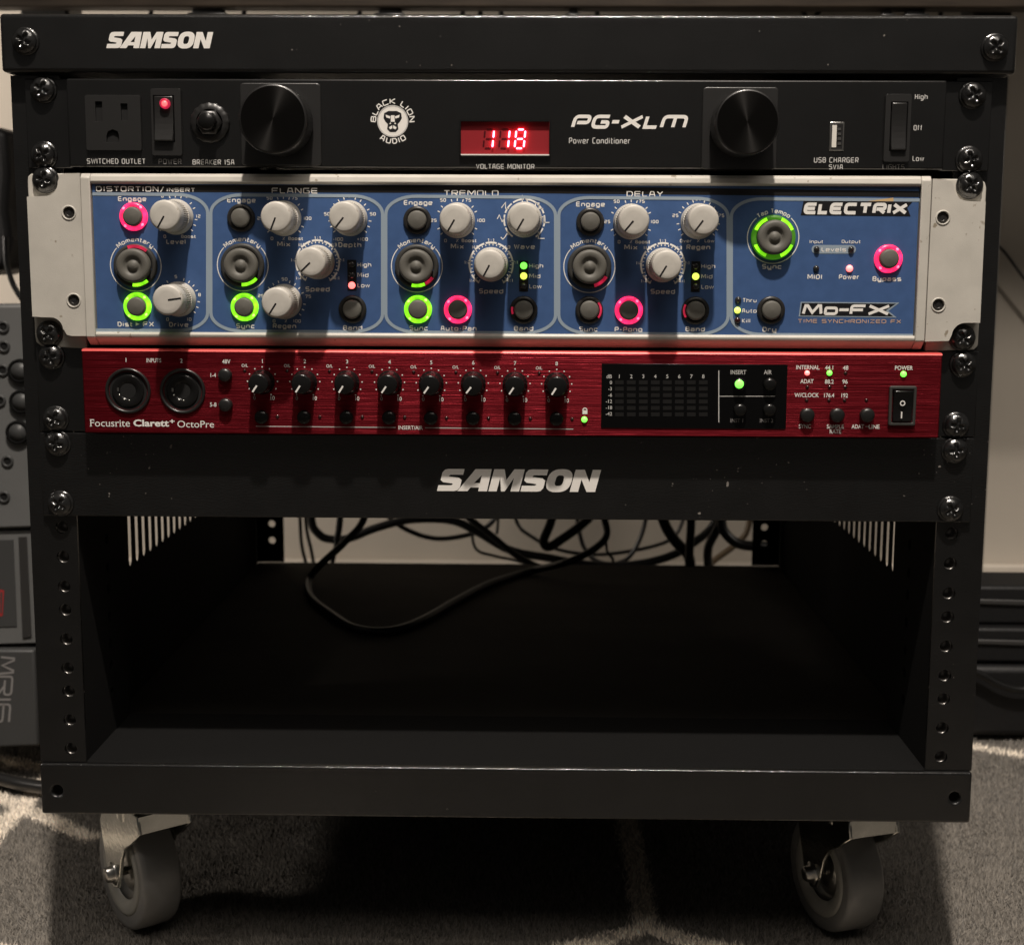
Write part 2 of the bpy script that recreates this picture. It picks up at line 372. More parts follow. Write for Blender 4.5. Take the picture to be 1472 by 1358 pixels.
def logo(parent, s, x0, x1, y0, y1, Y, m, th=.2, widths=None, gap=.12, shear=.2, rad=.3, lift=.2, name='logo', thick=0, grow=0, xth=1.0):
    """letters drawn as strokes filling photo box x0..x1, y0..y1 on the plane Y"""
    A = at(x0, (y0 + y1) / 2, Y); B = at(x1, (y0 + y1) / 2, Y); h = (y1 - y0) * ppx(Y); wid = B[0] - A[0]
    widths = widths or {}; ws = [widths.get(c, 1.0) for c in s]; tot = sum(ws) + gap * (len(s) - 1)
    k = (wid / h - shear) / tot                        # letter width unit, in heights
    mb = MB(); x = 0; tilt = (B[2] - A[2]) / wid * 0
    for c, wd in zip(s, ws):
        for j, (pl, rd) in enumerate(SG[c]):
            w_ = wd * k
            p = [np.array([x + th * xth / 2 + u * (w_ - th * xth), th / 2 + v * (1 - th)]) for u, v in pl]
            if rd: p = fillet(p, rad)
            Lh, Rh = stroke(p, th + grow)
            ly = Y - lift - j * .03; vs = []
            for a, b in zip(Lh, Rh):
                for q in (a, b):
                    q1 = min(max(q[1], -grow / 2), 1 + grow / 2)
                    vs.append((A[0] + (q[0] + shear * q1) * h, ly, A[2] + (q1 - .5) * h))
            mb.add(vs, [(2 * i, 2 * i + 1, 2 * i + 3, 2 * i + 2) for i in range(len(p) - 1)])
        x += wd * k + gap * k
    return mb.build(name, m, parent)
def _oval(cx, cy, rx, ry, p=2.6, n=28):
    f = lambda c: math.copysign(abs(c) ** (2 / p), c)
    return [(cx + rx * f(math.cos(2 * PI * k / n)), cy + ry * f(math.sin(2 * PI * k / n))) for k in range(n)]
def _sshape():
    a = fillet([(1, .72), (.40, .72), (.40, .62), (1, .56), (.99, 0), (0, 0)], .22)
    top = [(.97, .74), (.42, .74), (.36, .70), (.38, .655), (.82, .60), (.97, .50), (.97, .16), (.88, .03), (.75, 0), (0, 0), (0, .26), (.55, .26), (.62, .30), (.60, .345), (.17, .40), (.04, .50), (.03, .84), (.12, .97), (.25, 1), (.97, 1)]
    return top
BG = {'S': (_sshape(), []), 'A': ([(-.14, 0), (.34, 1), (.96, 1), (1, 0), (.66, 0), (.655, .17), (.33, .17), (.25, 0)], [[(.42, .37), (.65, .37), (.64, .73)]]),
      'M': ([(0, 0), (0, 1), (.34, 1), (.49, .52), (.66, 1), (1, 1), (1, 0), (.72, 0), (.72, .62), (.53, 0), (.41, 0), (.27, .62), (.27, 0)], []),
      'O': (_oval(.5, .5, .52, .52), [_oval(.5, .5, .17, .24, 3)]), 'N': ([(0, 0), (0, 1), (.36, 1), (.67, .44), (.67, 1), (1, 1), (1, 0), (.66, 0), (.33, .56), (.33, 0)], [])}
def block_logo(parent, s, x0, x1, y0, y1, Y, m, widths, gap=.06, shear=.26, lift=.15):
    A = at(x0, (y0 + y1) / 2, Y); B = at(x1, (y0 + y1) / 2, Y); h = (y1 - y0) * ppx(Y); wid = B[0] - A[0]
    k = (wid / h - shear) / (sum(widths[c] for c in s) + gap * (len(s) - 1)); x = 0; mb = MB()
    for c in s:
        o, hs = BG[c]; w_ = widths[c] * k; mp = lambda L: [(x + u * w_, v) for u, v in L]
        plate(mp(o), [mp(q_) for q_ in hs], lambda u, v, t: (A[0] + (u + shear * v) * h, Y - lift + t, A[2] + (v - .5) * h), lift * .8, mb)
        x += w_ + gap * k
    return mb.build('logo', m, parent)
TG = {'a': '0,.68 1,.68 1,0 0,0 0,.4 1,.4', 'b': '0,1 0,0 1,0 1,.68 .1,.68', 'c': '1,.68 0,.68 0,0 1,0', 'd': '1,1 1,0 0,0 0,.68 .9,.68', 'e': '.1,.34 1,.34 1,.68 0,.68 0,0 1,0',
      'f': '.9,1 .3,1 .3,0|0,.68 .9,.68', 'g': '.9,0 0,0 0,.68 1,.68 1,-.28 0,-.28', 'h': '0,1 0,0|.1,.68 1,.68 1,0', 'i': '.5,0 .5,.68|.5,.9 .5,1', 'k': '0,1 0,0|1,.68 .1,.36 1,0', 'l': '.5,1 .5,0',
      'm': '0,0 0,.68 1,.68 1,0|.5,.7 .5,0', 'n': '0,0 0,.68 1,.68 1,0', 'o': '0,.34 0,.68 1,.68 1,0 0,0 0,.34', 'p': '0,-.28 0,.68 1,.68 1,0 .1,0', 'r': '0,0 0,.68 1,.68', 's': '1,.68 0,.68 0,.34 1,.34 1,0 0,0',
      't': '.3,1 .3,0 1,0|0,.68 1,.68', 'u': '0,.68 0,0 1,0 1,.68', 'v': '0,.68 .5,0 1,.68', 'w': '0,.68 .25,0 .5,.7 .75,0 1,.68', 'x': '0,.68 1,0|0,0 1,.68', 'y': '0,.68 0,0 .9,0|1,.68 1,-.28 .1,-.28',
      'A': '0,0 .22,1 .78,1 1,0|.12,.36 .88,.36', 'B': '0,0 0,1 .95,1 .95,.53|1,.5 1,0 .1,0|.1,.53 .9,.53', 'C': '1,1 0,1 0,0 1,0', 'D': '0,0 0,1 .72,1 1,.74 1,.26 .72,0 .1,0', 'E': '1,1 0,1 0,0 1,0|.1,.5 .95,.5', 'F': '1,1 0,1 0,0|.1,.5 .9,.5',
      'G': '1,1 0,1 0,0 1,0 1,.5 .55,.5', 'H': '0,0 0,1|1,0 1,1|.1,.5 .9,.5', 'I': '.5,0 .5,1', 'K': '0,0 0,1|1,1 .1,.5 1,0', 'L': '0,1 0,0 1,0', 'M': '0,0 0,1 .12,1 .5,.25 .88,1 1,1 1,0', 'N': '0,0 0,1 .1,1 .9,0 1,0 1,1',
      'O': '0,.5 0,1 1,1 1,0 0,0 0,.5', 'P': '0,0 0,1 1,1 1,.42 .1,.42', 'R': '0,0 0,1 1,1 1,.45 .1,.45|.55,.4 1,0', 'S': '1,1 0,1 0,.5 1,.5 1,0 0,0', 'T': '0,1 1,1|.5,.95 .5,0', 'U': '0,1 0,0 1,0 1,1', 'V': '0,1 .5,0 1,1',
      'W': '0,1 .25,0 .5,.9 .75,0 1,1', 'X': '0,0 1,1|0,1 1,0', 'Y': '0,1 .5,.45 1,1|.5,.45 .5,0', 'Z': '0,1 1,1 0,0 1,0', '0': '0,.5 0,1 1,1 1,0 0,0 0,.5', '1': '.1,.8 .6,1 .6,0', '2': '0,1 1,1 1,.5 0,.5 0,0 1,0', '3': '0,1 1,1 1,0 0,0|.2,.5 .9,.5',
      '4': '.8,0 .8,1 0,.3 1,.3', '5': '1,1 0,1 0,.55 1,.55 1,0 0,0', '6': '1,1 0,1 0,0 1,0 1,.5 .1,.5', '7': '0,1 1,1 .4,0', '8': '0,.5 0,1 1,1 1,0 0,0 0,.5|.1,.52 .9,.52', '9': '0,0 1,0 1,1 0,1 0,.5 .9,.5', '-': '.1,.42 .9,.42', '+': '0,.5 1,.5|.5,.9 .5,.1',
      ':': '.5,.1 .5,.28|.5,.6 .5,.78', '.': '.5,0 .5,.18', '/': '0,0 1,1', '%': '0,0 1,1|0,.9 .2,.9|.8,.1 1,.1'}
NARROW = {'i': .3, 'l': .3, 'I': .3, '1': .5, ':': .3, '.': .3, '-': .6, 't': .7, 'f': .7, 'r': .75, 'm': 1.35, 'M': 1.25, 'w': 1.35, 'W': 1.35, ' ': .5, 'L': .85, 'T': .95, '/': .6}
def tech_glyphs(s, th, wid, gap=.22):
    """-> [(x0, width, [(verts2d, faces)])], total; unit cap height"""
    x = 0; out = []
    for c in s:
        w_ = wid * NARROW.get(c, 1.0); parts = []
        if c != ' ':
            for seg in TG[c].split('|'):
                pl = [tuple(map(float, t.split(','))) for t in seg.split()]
                p = [np.array([th / 2 + u * max(w_ - th, 0), th / 2 + v * (1 - th)]) for u, v in pl]
                if len(p) > 2 and c not in 'ADMNVWXYZKkvwxy47': p = fillet(p, .17)
                Lh, Rh = stroke(p, th); vs = [q_ for ab in zip(Lh, Rh) for q_ in ab]
                parts.append((vs, [(2 * i, 2 * i + 1, 2 * i + 3, 2 * i + 2) for i in range(len(p) - 1)]))
        out.append((x, w_, parts)); x += w_ + gap * wid
    return out, x - gap * wid
def ttext(parent, s, px, py, hpx, Y, m='ink_white', w=None, th=.175, wid=1.25, align='c', lift=.12, gap=.22):
    P = at(px, py, Y); q_ = ppx(Y); h = hpx * q_
    gl, tot = tech_glyphs(s, th, wid, gap)
    if w:                                            # fit the width by widening the letters, not the strokes
        wid *= w * q_ / (tot * h); gl, tot = tech_glyphs(s, th, wid, gap)
    off = {'c': -tot / 2, 'l': 0, 'r': -tot}[align]; mb = MB()
    for x, w_, parts in gl:
        for j, (vs, fs) in enumerate(parts):
            mb.add([(P[0] + (x + v[0] + off) * h, Y - lift - .012 * j, P[2] + (v[1] - .5) * h) for v in vs], fs)
    return mb.build('caption', m, parent)
def tarc(parent, s, px, py, Rmm, hmm, Y, mid=PI / 2, m='ink_white', th=.2, wid=1.1, flip=False, lift=.12, span=None):
    P = at(px, py, Y); gl, tot = tech_glyphs(s, th, wid)
    if span: wid *= math.radians(span) * Rmm / (tot * hmm); gl, tot = tech_glyphs(s, th, wid)
    mb = MB()
    for x, w_, parts in gl:
        d = (x + w_ / 2 - tot / 2) * hmm / Rmm; ang = mid + d if flip else mid - d; t = ang - PI / 2 if not flip else ang + PI / 2
        ox, oz = P[0] + Rmm * math.cos(ang), P[2] + Rmm * math.sin(ang)
        for j, (vs, fs) in enumerate(parts):
            mb.add([(ox + (v[0] - w_ / 2) * hmm * math.cos(t) - (v[1] - .5) * hmm * math.sin(t), Y - lift - .012 * j, oz + (v[0] - w_ / 2) * hmm * math.sin(t) + (v[1] - .5) * hmm * math.cos(t)) for v in vs], fs)
    return mb.build('caption', m, parent)
def px_poly(pts, Y, lift=.1): return [tuple(at(x, y, Y) + np.array([0, -lift, 0])) for x, y in pts]
def px_rect(x0, x1, y0, y1, Y, lift=.1): return px_poly([(x0, y1), (x1, y1), (x1, y0), (x0, y0)], Y, lift)
def pbox(mb, x0, x1, y0, y1, Yf, Yb_):
    """box whose front face fills a photo rectangle on the plane Yf"""
    a = at(x0, (y0 + y1) / 2, Yf); b = at(x1, (y0 + y1) / 2, Yf); c = at((x0 + x1) / 2, y0, Yf); d = at((x0 + x1) / 2, y1, Yf)
    return mb.box(a[0], b[0], Yf, Yb_, d[2], c[2])

# ---------------------------------------------------------------- the room
FZ = -481.0; WALL = 900.0
tag(MB().add([(-4000, WALL, FZ), (4000, WALL, FZ), (4000, WALL, 2200), (-4000, WALL, 2200)], [(0, 1, 2, 3)]).build('wall', 'wall_paint'), kind='structure')
tag(MB().box(-4000, 4000, WALL - 14, WALL - 1, FZ + 1, FZ + 52).build('skirting_board', 'skirting', bevel=3), kind='structure')
HEX = 255.0
def hexlines():
    segs = []; jx, jy = 84.0, 75.0; w = HEX * math.sqrt(3) / 2
    for i in range(-5, 6):
        for j in range(-3, 4):
            x = jx + i * 2 * w + (w if j % 2 else 0); y = jy + j * 1.5 * HEX
            segs += [((x, y), (x, y + HEX)), ((x, y), (x + w, y - HEX / 2)), ((x, y), (x - w, y - HEX / 2))]
    segs.append(((-440, 325), (-290, 203)))
    return segs
def linedist(P):
    d = np.full(len(P), 1e9)
    for a, b in hexlines():
        a = np.array(a); b = np.array(b); ab = b - a; t = np.clip(((P - a) @ ab) / (ab @ ab), 0, 1)
        d = np.minimum(d, np.linalg.norm(P - a - t[:, None] * ab, axis=1))
    return d
def pile_color(P, n):
    d = linedist(P) + rng.normal(0, 1.6, len(P)); k = np.clip((8.8 - d) / 2.5, 0, 1)[:, None]
    sh = rng.uniform(.5, 1.6, (len(P), 1))
    c = (np.array([[.165, .150, .130]]) * (1 - k) + np.array([[.85, .76, .64]]) * k) * sh
    return np.concatenate([c, np.ones((len(P), 1))], 1)
def carpet():
    # sheet with low relief, fine near the rack
    xs = np.concatenate([[-4000, -2000, -1000], np.arange(-600, 601, 6), [1000, 2000, 4000]]); ys = np.concatenate([[-3000, -1500, -600, -200], np.arange(-60, WALL, 6), [WALL]])
    X, Y = np.meshgrid(xs, ys); n = X.size
    Z = FZ - 4 + rng.uniform(-.6, .6, X.shape)
    me = bpy.data.meshes.new('carpet'); nx = len(xs); ny = len(ys)
    idx = np.arange(n).reshape(ny, nx); q = np.stack([idx[:-1, :-1], idx[:-1, 1:], idx[1:, 1:], idx[1:, :-1]], -1).reshape(-1, 4)
    me.from_pydata((np.stack([X, Y, Z], -1).reshape(-1, 3) * .001).tolist(), [], q.tolist())
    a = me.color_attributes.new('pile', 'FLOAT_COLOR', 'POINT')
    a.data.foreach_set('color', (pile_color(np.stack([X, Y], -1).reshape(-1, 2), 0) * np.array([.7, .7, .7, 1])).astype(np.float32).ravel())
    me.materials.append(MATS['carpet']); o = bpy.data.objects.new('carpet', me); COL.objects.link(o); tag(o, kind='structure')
    # the pile: leaning tufts
    def region(x0, x1, y0, y1, step):
        gx, gy = np.meshgrid(np.arange(x0, x1, step), np.arange(y0, y1, step)); p = np.stack([gx.ravel(), gy.ravel()], 1)
        return p + rng.uniform(-step * .6, step * .6, p.shape)
    P = np.concatenate([region(-440, 470, -10, 330, 1.45), region(-520, 620, 330, 640, 2.8)])
    N = len(P); col = pile_color(P, 1)
    ang = rng.uniform(0, 2 * PI, N); h = rng.uniform(2.8, 5.0, N) * (1 + .25 * np.sin(P[:, 0] * .11 + 2 * np.sin(P[:, 1] * .07))); wd = rng.uniform(.55, 1.05, N)
    lean = rng.normal(0, 1.5, (N, 2)) + np.stack([np.sin(P[:, 1] * .045 + P[:, 0] * .02), np.cos(P[:, 0] * .05)], 1) * .5
    base = np.concatenate([P, np.full((N, 1), FZ - 4.6)], 1); V = np.zeros((N, 4, 3))
    for k in range(3):
        V[:, k] = base; V[:, k, 0] += wd * np.cos(ang + k * 2.0944); V[:, k, 1] += wd * np.sin(ang + k * 2.0944)
    V[:, 3] = base; V[:, 3, :2] += lean; V[:, 3, 2] += h
    F = (np.arange(N)[:, None, None] * 4 + np.array([[0, 1, 3], [1, 2, 3], [2, 0, 3]])[None]).reshape(-1, 3)
    me = bpy.data.meshes.new('carpet_pile'); me.vertices.add(N * 4); me.vertices.foreach_set('co', (V * .001).astype(np.float32).ravel())
    me.loops.add(len(F) * 3); me.loops.foreach_set('vertex_index', F.astype(np.int32).ravel()); me.polygons.add(len(F))
    me.polygons.foreach_set('loop_start', np.arange(0, len(F) * 3, 3, dtype=np.int32)); me.update(calc_edges=True)
    a = me.color_attributes.new('pile', 'FLOAT_COLOR', 'POINT'); a.data.foreach_set('color', np.repeat(col, 4, axis=0).astype(np.float32).ravel())
    me.materials.append(MATS['carpet']); o = bpy.data.objects.new('carpet_pile', me); COL.objects.link(o); tag(o, kind='stuff')
    tag(o, 'short shaggy grey carpet pile with pale trellis lines', 'carpet')
carpet()

# desk behind the rack: dark wooden apron beam, the top high above the picture
YA = 520.0; ZD = at(736, 11, YA)[2]
desk = thing('desk', 'dark wooden desk whose apron beam shows above the rack lid', 'desk', (0, 700, FZ))
MB().box(-900, 1000, YA, YA + 22, ZD, ZD + 120).build('apron', 'desk_wood', desk, bevel=2)
MB().box(-920, 1020, YA - 30, 880, ZD + 120.5, ZD + 145).build('desktop', 'desk_wood', desk, bevel=2)
for a, b in ((28, 98), (1400, 1456)):
    x0 = at(a, 14, 640)[0]; x1 = at(b, 14, 640)[0]
    MB().box(x0, x1, 640, 640 + 45, FZ, ZD + 120).build('leg', 'desk_metal', desk, bevel=3)
def hang(px0, px1, Y, zb, label, name='power_adapter'):
    x0, x1 = at(px0, 14, Y)[0], at(px1, 14, Y)[0]
    mb = MB().box(x0, x1, Y, Y + 40, zb, ZD - 4); mb.box(x0 + 3, x1 - 3, Y + 4, Y + 16, ZD - 4.2, ZD - .5)
    t = mb.build(name, 'plastic_black', org=((x0 + x1) / 2, Y + 20, zb), bevel=2); tag(t, label, 'adapter')
hang(268, 325, YA + 1, 20, 'black power adapter hanging under the desk left of centre')
hang(537, 582, YA + 1, 12, 'black box under the desk just left of the middle of the lid')
hang(812, 836, YA + 1, 18, 'narrow black block under the desk above the model name')
hang(1266, 1290, YA + 1, 16, 'small black adapter under the desk above the right knob')
hang(1300, 1338, YA + 1, 22, 'rounded black adapter second from the right desk leg')
HL = ['thin dark cable between lid and desk at far left', 'thin dark cable above the left lamp knob', 'thin dark cable above the round lion emblem', 'dark cable above the red voltage display',
      'second dark cable above the red voltage display', 'dark slanting cable left of the model name', 'dark slanting cable over the model name', 'pair half of dark cable over the right lamp knob', 'dark slanting cable over the right lamp knob', 'thin dark cable near the right desk leg']
for (a, b), lb in zip([(212, 216), (345, 350), (512, 516), (660, 664), (684, 690), (710, 722), (852, 858), (1140, 1160), (1180, 1170), (1345, 1352)], HL):
    Y = YA + 60; p = at(a, 2, Y); q = at(b, 30, Y)
    pth = smooth_path([p + np.array([-3, 0, 12]), p, (p + q) / 2 + np.array([2, 0, 0]), q, q + np.array([4, 6, -16])], 5)
    tag(MB().tube(pth, 2.2, 8).build('hanging_cable', 'cable_black', org=tuple(p)), lb, 'cable', 'cables hanging between desk and rack lid')

# ---------------------------------------------------------------- rack cabinet
rack = thing('rack_cabinet', 'black steel rack cabinet on castors holding three audio units', 'equipment rack', (0, 300, FZ))
YR = 0.0; XO = 249.0; XI = 224.5; BACK = 600.0; ZT = 1.5; ZLIP = -356.8; ZLB = -385.0; ZFL = -372.0
lid = MB().box(-250.5, 250.5, -8, BACK + 8, 2.2, 30.4).build('lid', 'powder_black', rack, bevel=2.0, seg=4)
block_logo(lid, 'SAMSON', 152.5, 307, 46.8, 69, -8, 'logo_silver', {'M': 1.35, 'A': 1.15, 'S': 1.0, 'O': 1.05, 'N': 1.12})
# hole pattern
def hole_z():
    out = []
    for u in range(8):
        for d in (6.35, 22.225, 38.1): out.append(-(u * 44.45 + d))
    return out
for sx in (-1, 1):
    a, b = sorted((sx * XI, sx * XO)); hs = [circ(sx * 232.5, z, 3.4) for z in hole_z()]
    mb = plate([(a, ZLIP + .3), (b, ZLIP + .3), (b, ZT), (a, ZT)], hs, lambda u, v, t: (u, YR + t, v), 2.0)
    # inner flange of the post, with its own row of holes
    fx = sx * (XI + .4)
    plate([(2.2, ZFL + 1), (86, ZFL + 1), (86, ZT), (2.2, ZT)], [circ(52, z, 3) for z in hole_z()[2::1] if z > -345], lambda u, v, t: (fx + sx * t, u, v), 1.8).build('rail_flange', 'inner_black', rack)
    mb.build('front_rail', 'powder_black', rack)
    # threaded insert behind every empty hole: a bright lower lip shows
    for i, z in enumerate(hole_z()):
        if z < -222: MB().lathe((sx * 232.5, YR + .6, z), [(3.25, -1.6), (2.9, -1.9), (2.8, -6.5), (.05, -6.6)], 18).build('threaded_hole', 'thread_metal', rack)
    # side panel with vent slots
    slots = []
    for k in range(14):
        y = 157 + k * 16.4; slots.append(rrect(y, y + 9, -287, -70, 4.3, 3))
    plate([(2.2, ZLB), (BACK, ZLB), (BACK, ZT), (2.2, ZT)], slots, lambda u, v, t: (sx * (XO - .2) - sx * t, u, v), .9).build('side_panel', 'inner_black', rack)
    a, b = sorted((sx * 221.5, sx * (XO - 2)))
    plate([(a, ZFL + 2), (b, ZFL + 2), (b, ZT), (a, ZT)], [circ(sx * 232.5, z, 3.4) for z in hole_z()], lambda u, v, t: (u, 592 + t, v), 2).build('rear_rail', 'inner_black', rack)
MB().box(-XO + 2, XO - 2, 88, BACK, ZFL - 2, ZFL).build('floor_panel', 'floor_black', rack)
fb = MB()
plate([(-XO, ZLB), (XO, ZLB), (XO, ZLIP), (-XO, ZLIP)], [circ(at(82, 1136, -2)[0], at(82, 1136, -2)[2], 2.9, 18), circ(at(1373, 1146, -2)[0], at(1373, 1146, -2)[2], 2.9, 18)], lambda u, v, t: (u, -2.2 + t, v), 4.0, fb)
fbo = fb.build('base_lip', 'powder_black', rack, bevel=1.7, seg=4)
MB().box(-XO + .1, XO - .1, 1.9, 87.8, ZLIP - 1.8, ZLIP - .1).build('base_beam', 'inner_black', rack, bevel=.9)
MB().box(-XO + 3, XO - 3, 84, 87.5, ZLB, ZLIP - 2).build('beam_back', 'floor_black', rack)
MB().box(-XO + 2, XO - 2, 88, BACK - 1, ZLB + .3, ZLB + 1.5).build('base_pan', 'floor_black', rack)

# cross-head screw, shared by every unit
def screw_mesh():
    R = 5.9; n = 48; rings = [0, .1, .2, .3, .4, .5, .6, .7, .8, .88, .94, .98, 1.0, 1.0]; mb = MB(); vs = []
    for j, t in enumerate(rings):
        for k in range(n):
            a = 2 * PI * k / n; x, z = R * t * math.cos(a), R * t * math.sin(a)
            h = 4.3 * math.sqrt(max(0, 1 - .80 * t * t)) - .2 if j < len(rings) - 1 else 0
            c = min(abs(x), abs(z)); r = math.hypot(x, z)
            if c < .75 and r < R * .62: h -= 1.7 * min(1, (R * .66 - r) / (R * .25))
            elif c < 1.05 and r < R * .62: h -= .5
            vs.append((x, -h - 1.0, z))
    fs = [(j * n + k, j * n + (k + 1) % n, (j + 1) * n + (k + 1) % n, (j + 1) * n + k) for j in range(len(rings) - 1) for k in range(n)]
    mb.add(vs, fs, True)
    mb.lathe((0, 0, 0), [(5.0, 1.2), (6.5, 1.0), (6.8, .6), (6.8, 0)], 32)
    return mb
SCR = None
def screw(parent, px, py, Y, rot=None):
    global SCR
    P = at(px, py, Y - 4); rot = random.uniform(0, PI) if rot is None else rot
    if SCR is None:
        SCR = screw_mesh().build('screw', 'screw_black', parent, local=True); SCR.location = [(c - o) * .001 for c, o in zip((P[0], Y, P[2]), ORG[parent])]; SCR.rotation_euler = (0, rot, 0); return SCR
    return share(SCR, 'screw', parent, (P[0], Y, P[2]), rot)
screw(lid, 33, 58, -8, .5); screw(lid, 1433, 67, -8, .8)

# ---------------------------------------------------------------- castors
def castor(x, y, ang, mesh=None):
    """parts in local axes: axle along x, swivel pivot at the origin, wheel trails in +y"""
    top = ZLB; hub_z = FZ + 35.0 - top; tr = 14.0
    rot = Matrix.Rotation(ang, 4, 'Z')
    fork = MB()
    # raceway and arched crown
    for r0, r1, za, zb in ((0, 26, -2, 0), (0, 17, -10, -2), (0, 25, -14, -10), (0, 17.5, -24, -14.2)):
        n = 56; vs = [(r1 * math.cos(2 * PI * k / n), r1 * math.sin(2 * PI * k / n), z) for z in (za, zb) for k in range(n)]
        fork.add(vs, [tuple(range(n)), tuple(range(n, 2 * n))] + [(k, (k + 1) % n, (k + 1) % n + n, k + n) for k in range(n)])
    for s in (-1, 1):
        xa, xb = sorted((s * 14.2, s * 16.4))
        prof = [(-23, -15), (20, -15), (27, -22), (tr + 18, -34), (tr + 12, hub_z + 9), (tr + 8, hub_z - 4), (tr + 1, hub_z - 9), (tr - 6, hub_z - 7), (tr - 9, hub_z + 1), (tr - 12, hub_z + 12), (tr - 18, hub_z + 21), (tr - 28, hub_z + 27), (-25, -25)]
        n = len(prof); vs = [(xx, a, b) for xx in (xa, xb) for a, b in prof]
        fork.add(vs, [tuple(range(n)), tuple(range(n, 2 * n))] + [(k, (k + 1) % n, (k + 1) % n + n, k + n) for k in range(n)])
    # arched bridge joining the two legs over the wheel
    for y0_, y1_, z0_, z1_ in ((-23.5, -21.5, -26, -14.5), (-22, 21, -16.5, -14.5)):
        fork.box(-16.3, 16.3, y0_, y1_, z0_, z1_)
    fk = fork.build('castor', 'zinc', rack, local=True, loc=(x - ORG[rack][0], y - ORG[rack][1], top - ORG[rack][2]), bevel=.6, seg=1)
    fk.rotation_euler = (0, 0, ang)
    def wheelpart(prof, name, m, n=64, sc_=1.12):
        mb = MB(); vs = []; k_ = len(prof)
        for k in range(n):
            a = 2 * PI * k / n
            for r, xx in prof: vs.append((xx, tr + r * sc_ * math.cos(a), hub_z + r * sc_ * math.sin(a)))
        mb.add(vs, [(k * k_ + j, ((k + 1) % n) * k_ + j, ((k + 1) % n) * k_ + j + 1, k * k_ + j + 1) for k in range(n) for j in range(k_ - 1)], True)
        o = mb.build(name, m, fk, local=True); return o
    wheelpart([(23, -11.5), (28, -11.8), (30, -11), (31, -9), (31.2, 0), (31, 9), (30, 11), (28, 11.8), (23, 11.5)], 'tyre', 'tyre_grey')
    wheelpart([(15, -9.5), (17, -11.6), (21.5, -12.4), (23.3, -11.7), (23.3, 11.7), (21.5, 12.4), (17, 11.6), (15, 9.5)], 'rim', 'rim_grey')
    wheelpart([(.5, -8), (7, -8.5), (10, -7), (13.5, -5), (15.2, -9.3), (15.2, 9.3), (13.5, 5), (10, 7), (7, 8.5), (.5, 8)], 'hub', 'steel')
    wheelpart([(.3, -21), (5.2, -21), (5.6, -17), (8.2, -16.8), (8.2, -16.3), (3, -16), (3, 16), (8.2, 16.3), (8.2, 16.8), (5.6, 17), (5.2, 21), (.3, 21)], 'axle_bolt', 'steel', 6, .85)
    return fk
# the near wheels' faces turned to the left
PL = atz(203, 1326, FZ); PRr = atz(1199, 1330, FZ)
for P, deg in ((PL, 39), (PRr, 20)):
    a = math.radians(deg); dx, dy = -math.sin(a) * 14, math.cos(a) * 14
    castor(P[0] - dx, P[1] + 1 - dy, a)
castor(-205, 520, math.radians(70)); castor(205, 525, math.radians(-35))

# ---------------------------------------------------------------- power conditioner (top unit)
YP = -10.0
pc = thing('power_conditioner', 'black power conditioner with red voltage display, topmost unit in the rack', 'power conditioner', (0, 100, -44.45))
def unit_ears(t, z0, z1, m='panel_black', Y=-3.0, xi=214):
    for sx in (-1, 1):
        a, b = sorted((sx * xi, sx * 241)); MB().box(a, b, Y, -.1, z0 + .35, z1 - .35).build('rack_ear', m, t, bevel=.5)
xl, xr = at(97, 180, YP)[0], at(1359, 180, YP)[0]
face = MB().box(xl, xr, YP, 8, -44.0, -1.0).build('front_panel', 'panel_black', pc, bevel=1.0, seg=3)
MB().box(-212, 212, 8.2, 250, -43, -2).build('chassis', 'floor_black', pc)
unit_ears(pc, -44.45, 0)
for x, y, r in ((59, 128, .5), (60, 222, 1.1), (1401, 136, 2.7), (1396, 229, 2.9)): screw(pc, x, y, -3, r)
# outlet
mb = MB(); o = at(163, 176, YP - 1.4); w = 38.6 * ppx(YP); hh = 40 * ppx(YP)
def loc_rect(px0, px1, py0, py1, Y): a = at(px0, py1, Y); b = at(px1, py0, Y); return [(a[0], a[2]), (b[0], a[2]), (b[0], b[2]), (a[0], b[2])]
ground = [(153, 205), (153, 195), (155, 189), (162, 186), (169, 189), (171, 195), (171, 205)]
gp = [(at(x, y, YP - 1.6)[0], at(x, y, YP - 1.6)[2]) for x, y in ground]
A = at(124.5, 216, YP - 1.6); B = at(201, 137, YP - 1.6)
out = plate(rrect(A[0], B[0], A[2], B[2], 1), [loc_rect(137.5, 146.5, 146, 175, YP - 1.6), loc_rect(174, 183, 149, 173, YP - 1.6), gp], lambda u, v, t: (u, YP - 1.6 + t, v), 1.5).build('outlet', 'plastic_grey', pc, bevel=.45)
pbox(MB(), 130, 195, 141, 212, YP - .12, YP - .05).build('outlet_recess', 'hole_black', out)
ttext(pc, 'SWITCHED OUTLET', 167, 232, 7.5, YP, 'ink_grey', w=84, th=.15, wid=.8)
ttext(pc, 'POWER', 244.5, 232.3, 7.5, YP, 'ink_dim', w=33, th=.15, wid=.8)
ttext(pc, 'BREAKER 15A', 306.8, 233.3, 7.5, YP, 'ink_grey', w=60, th=.15, wid=.8)
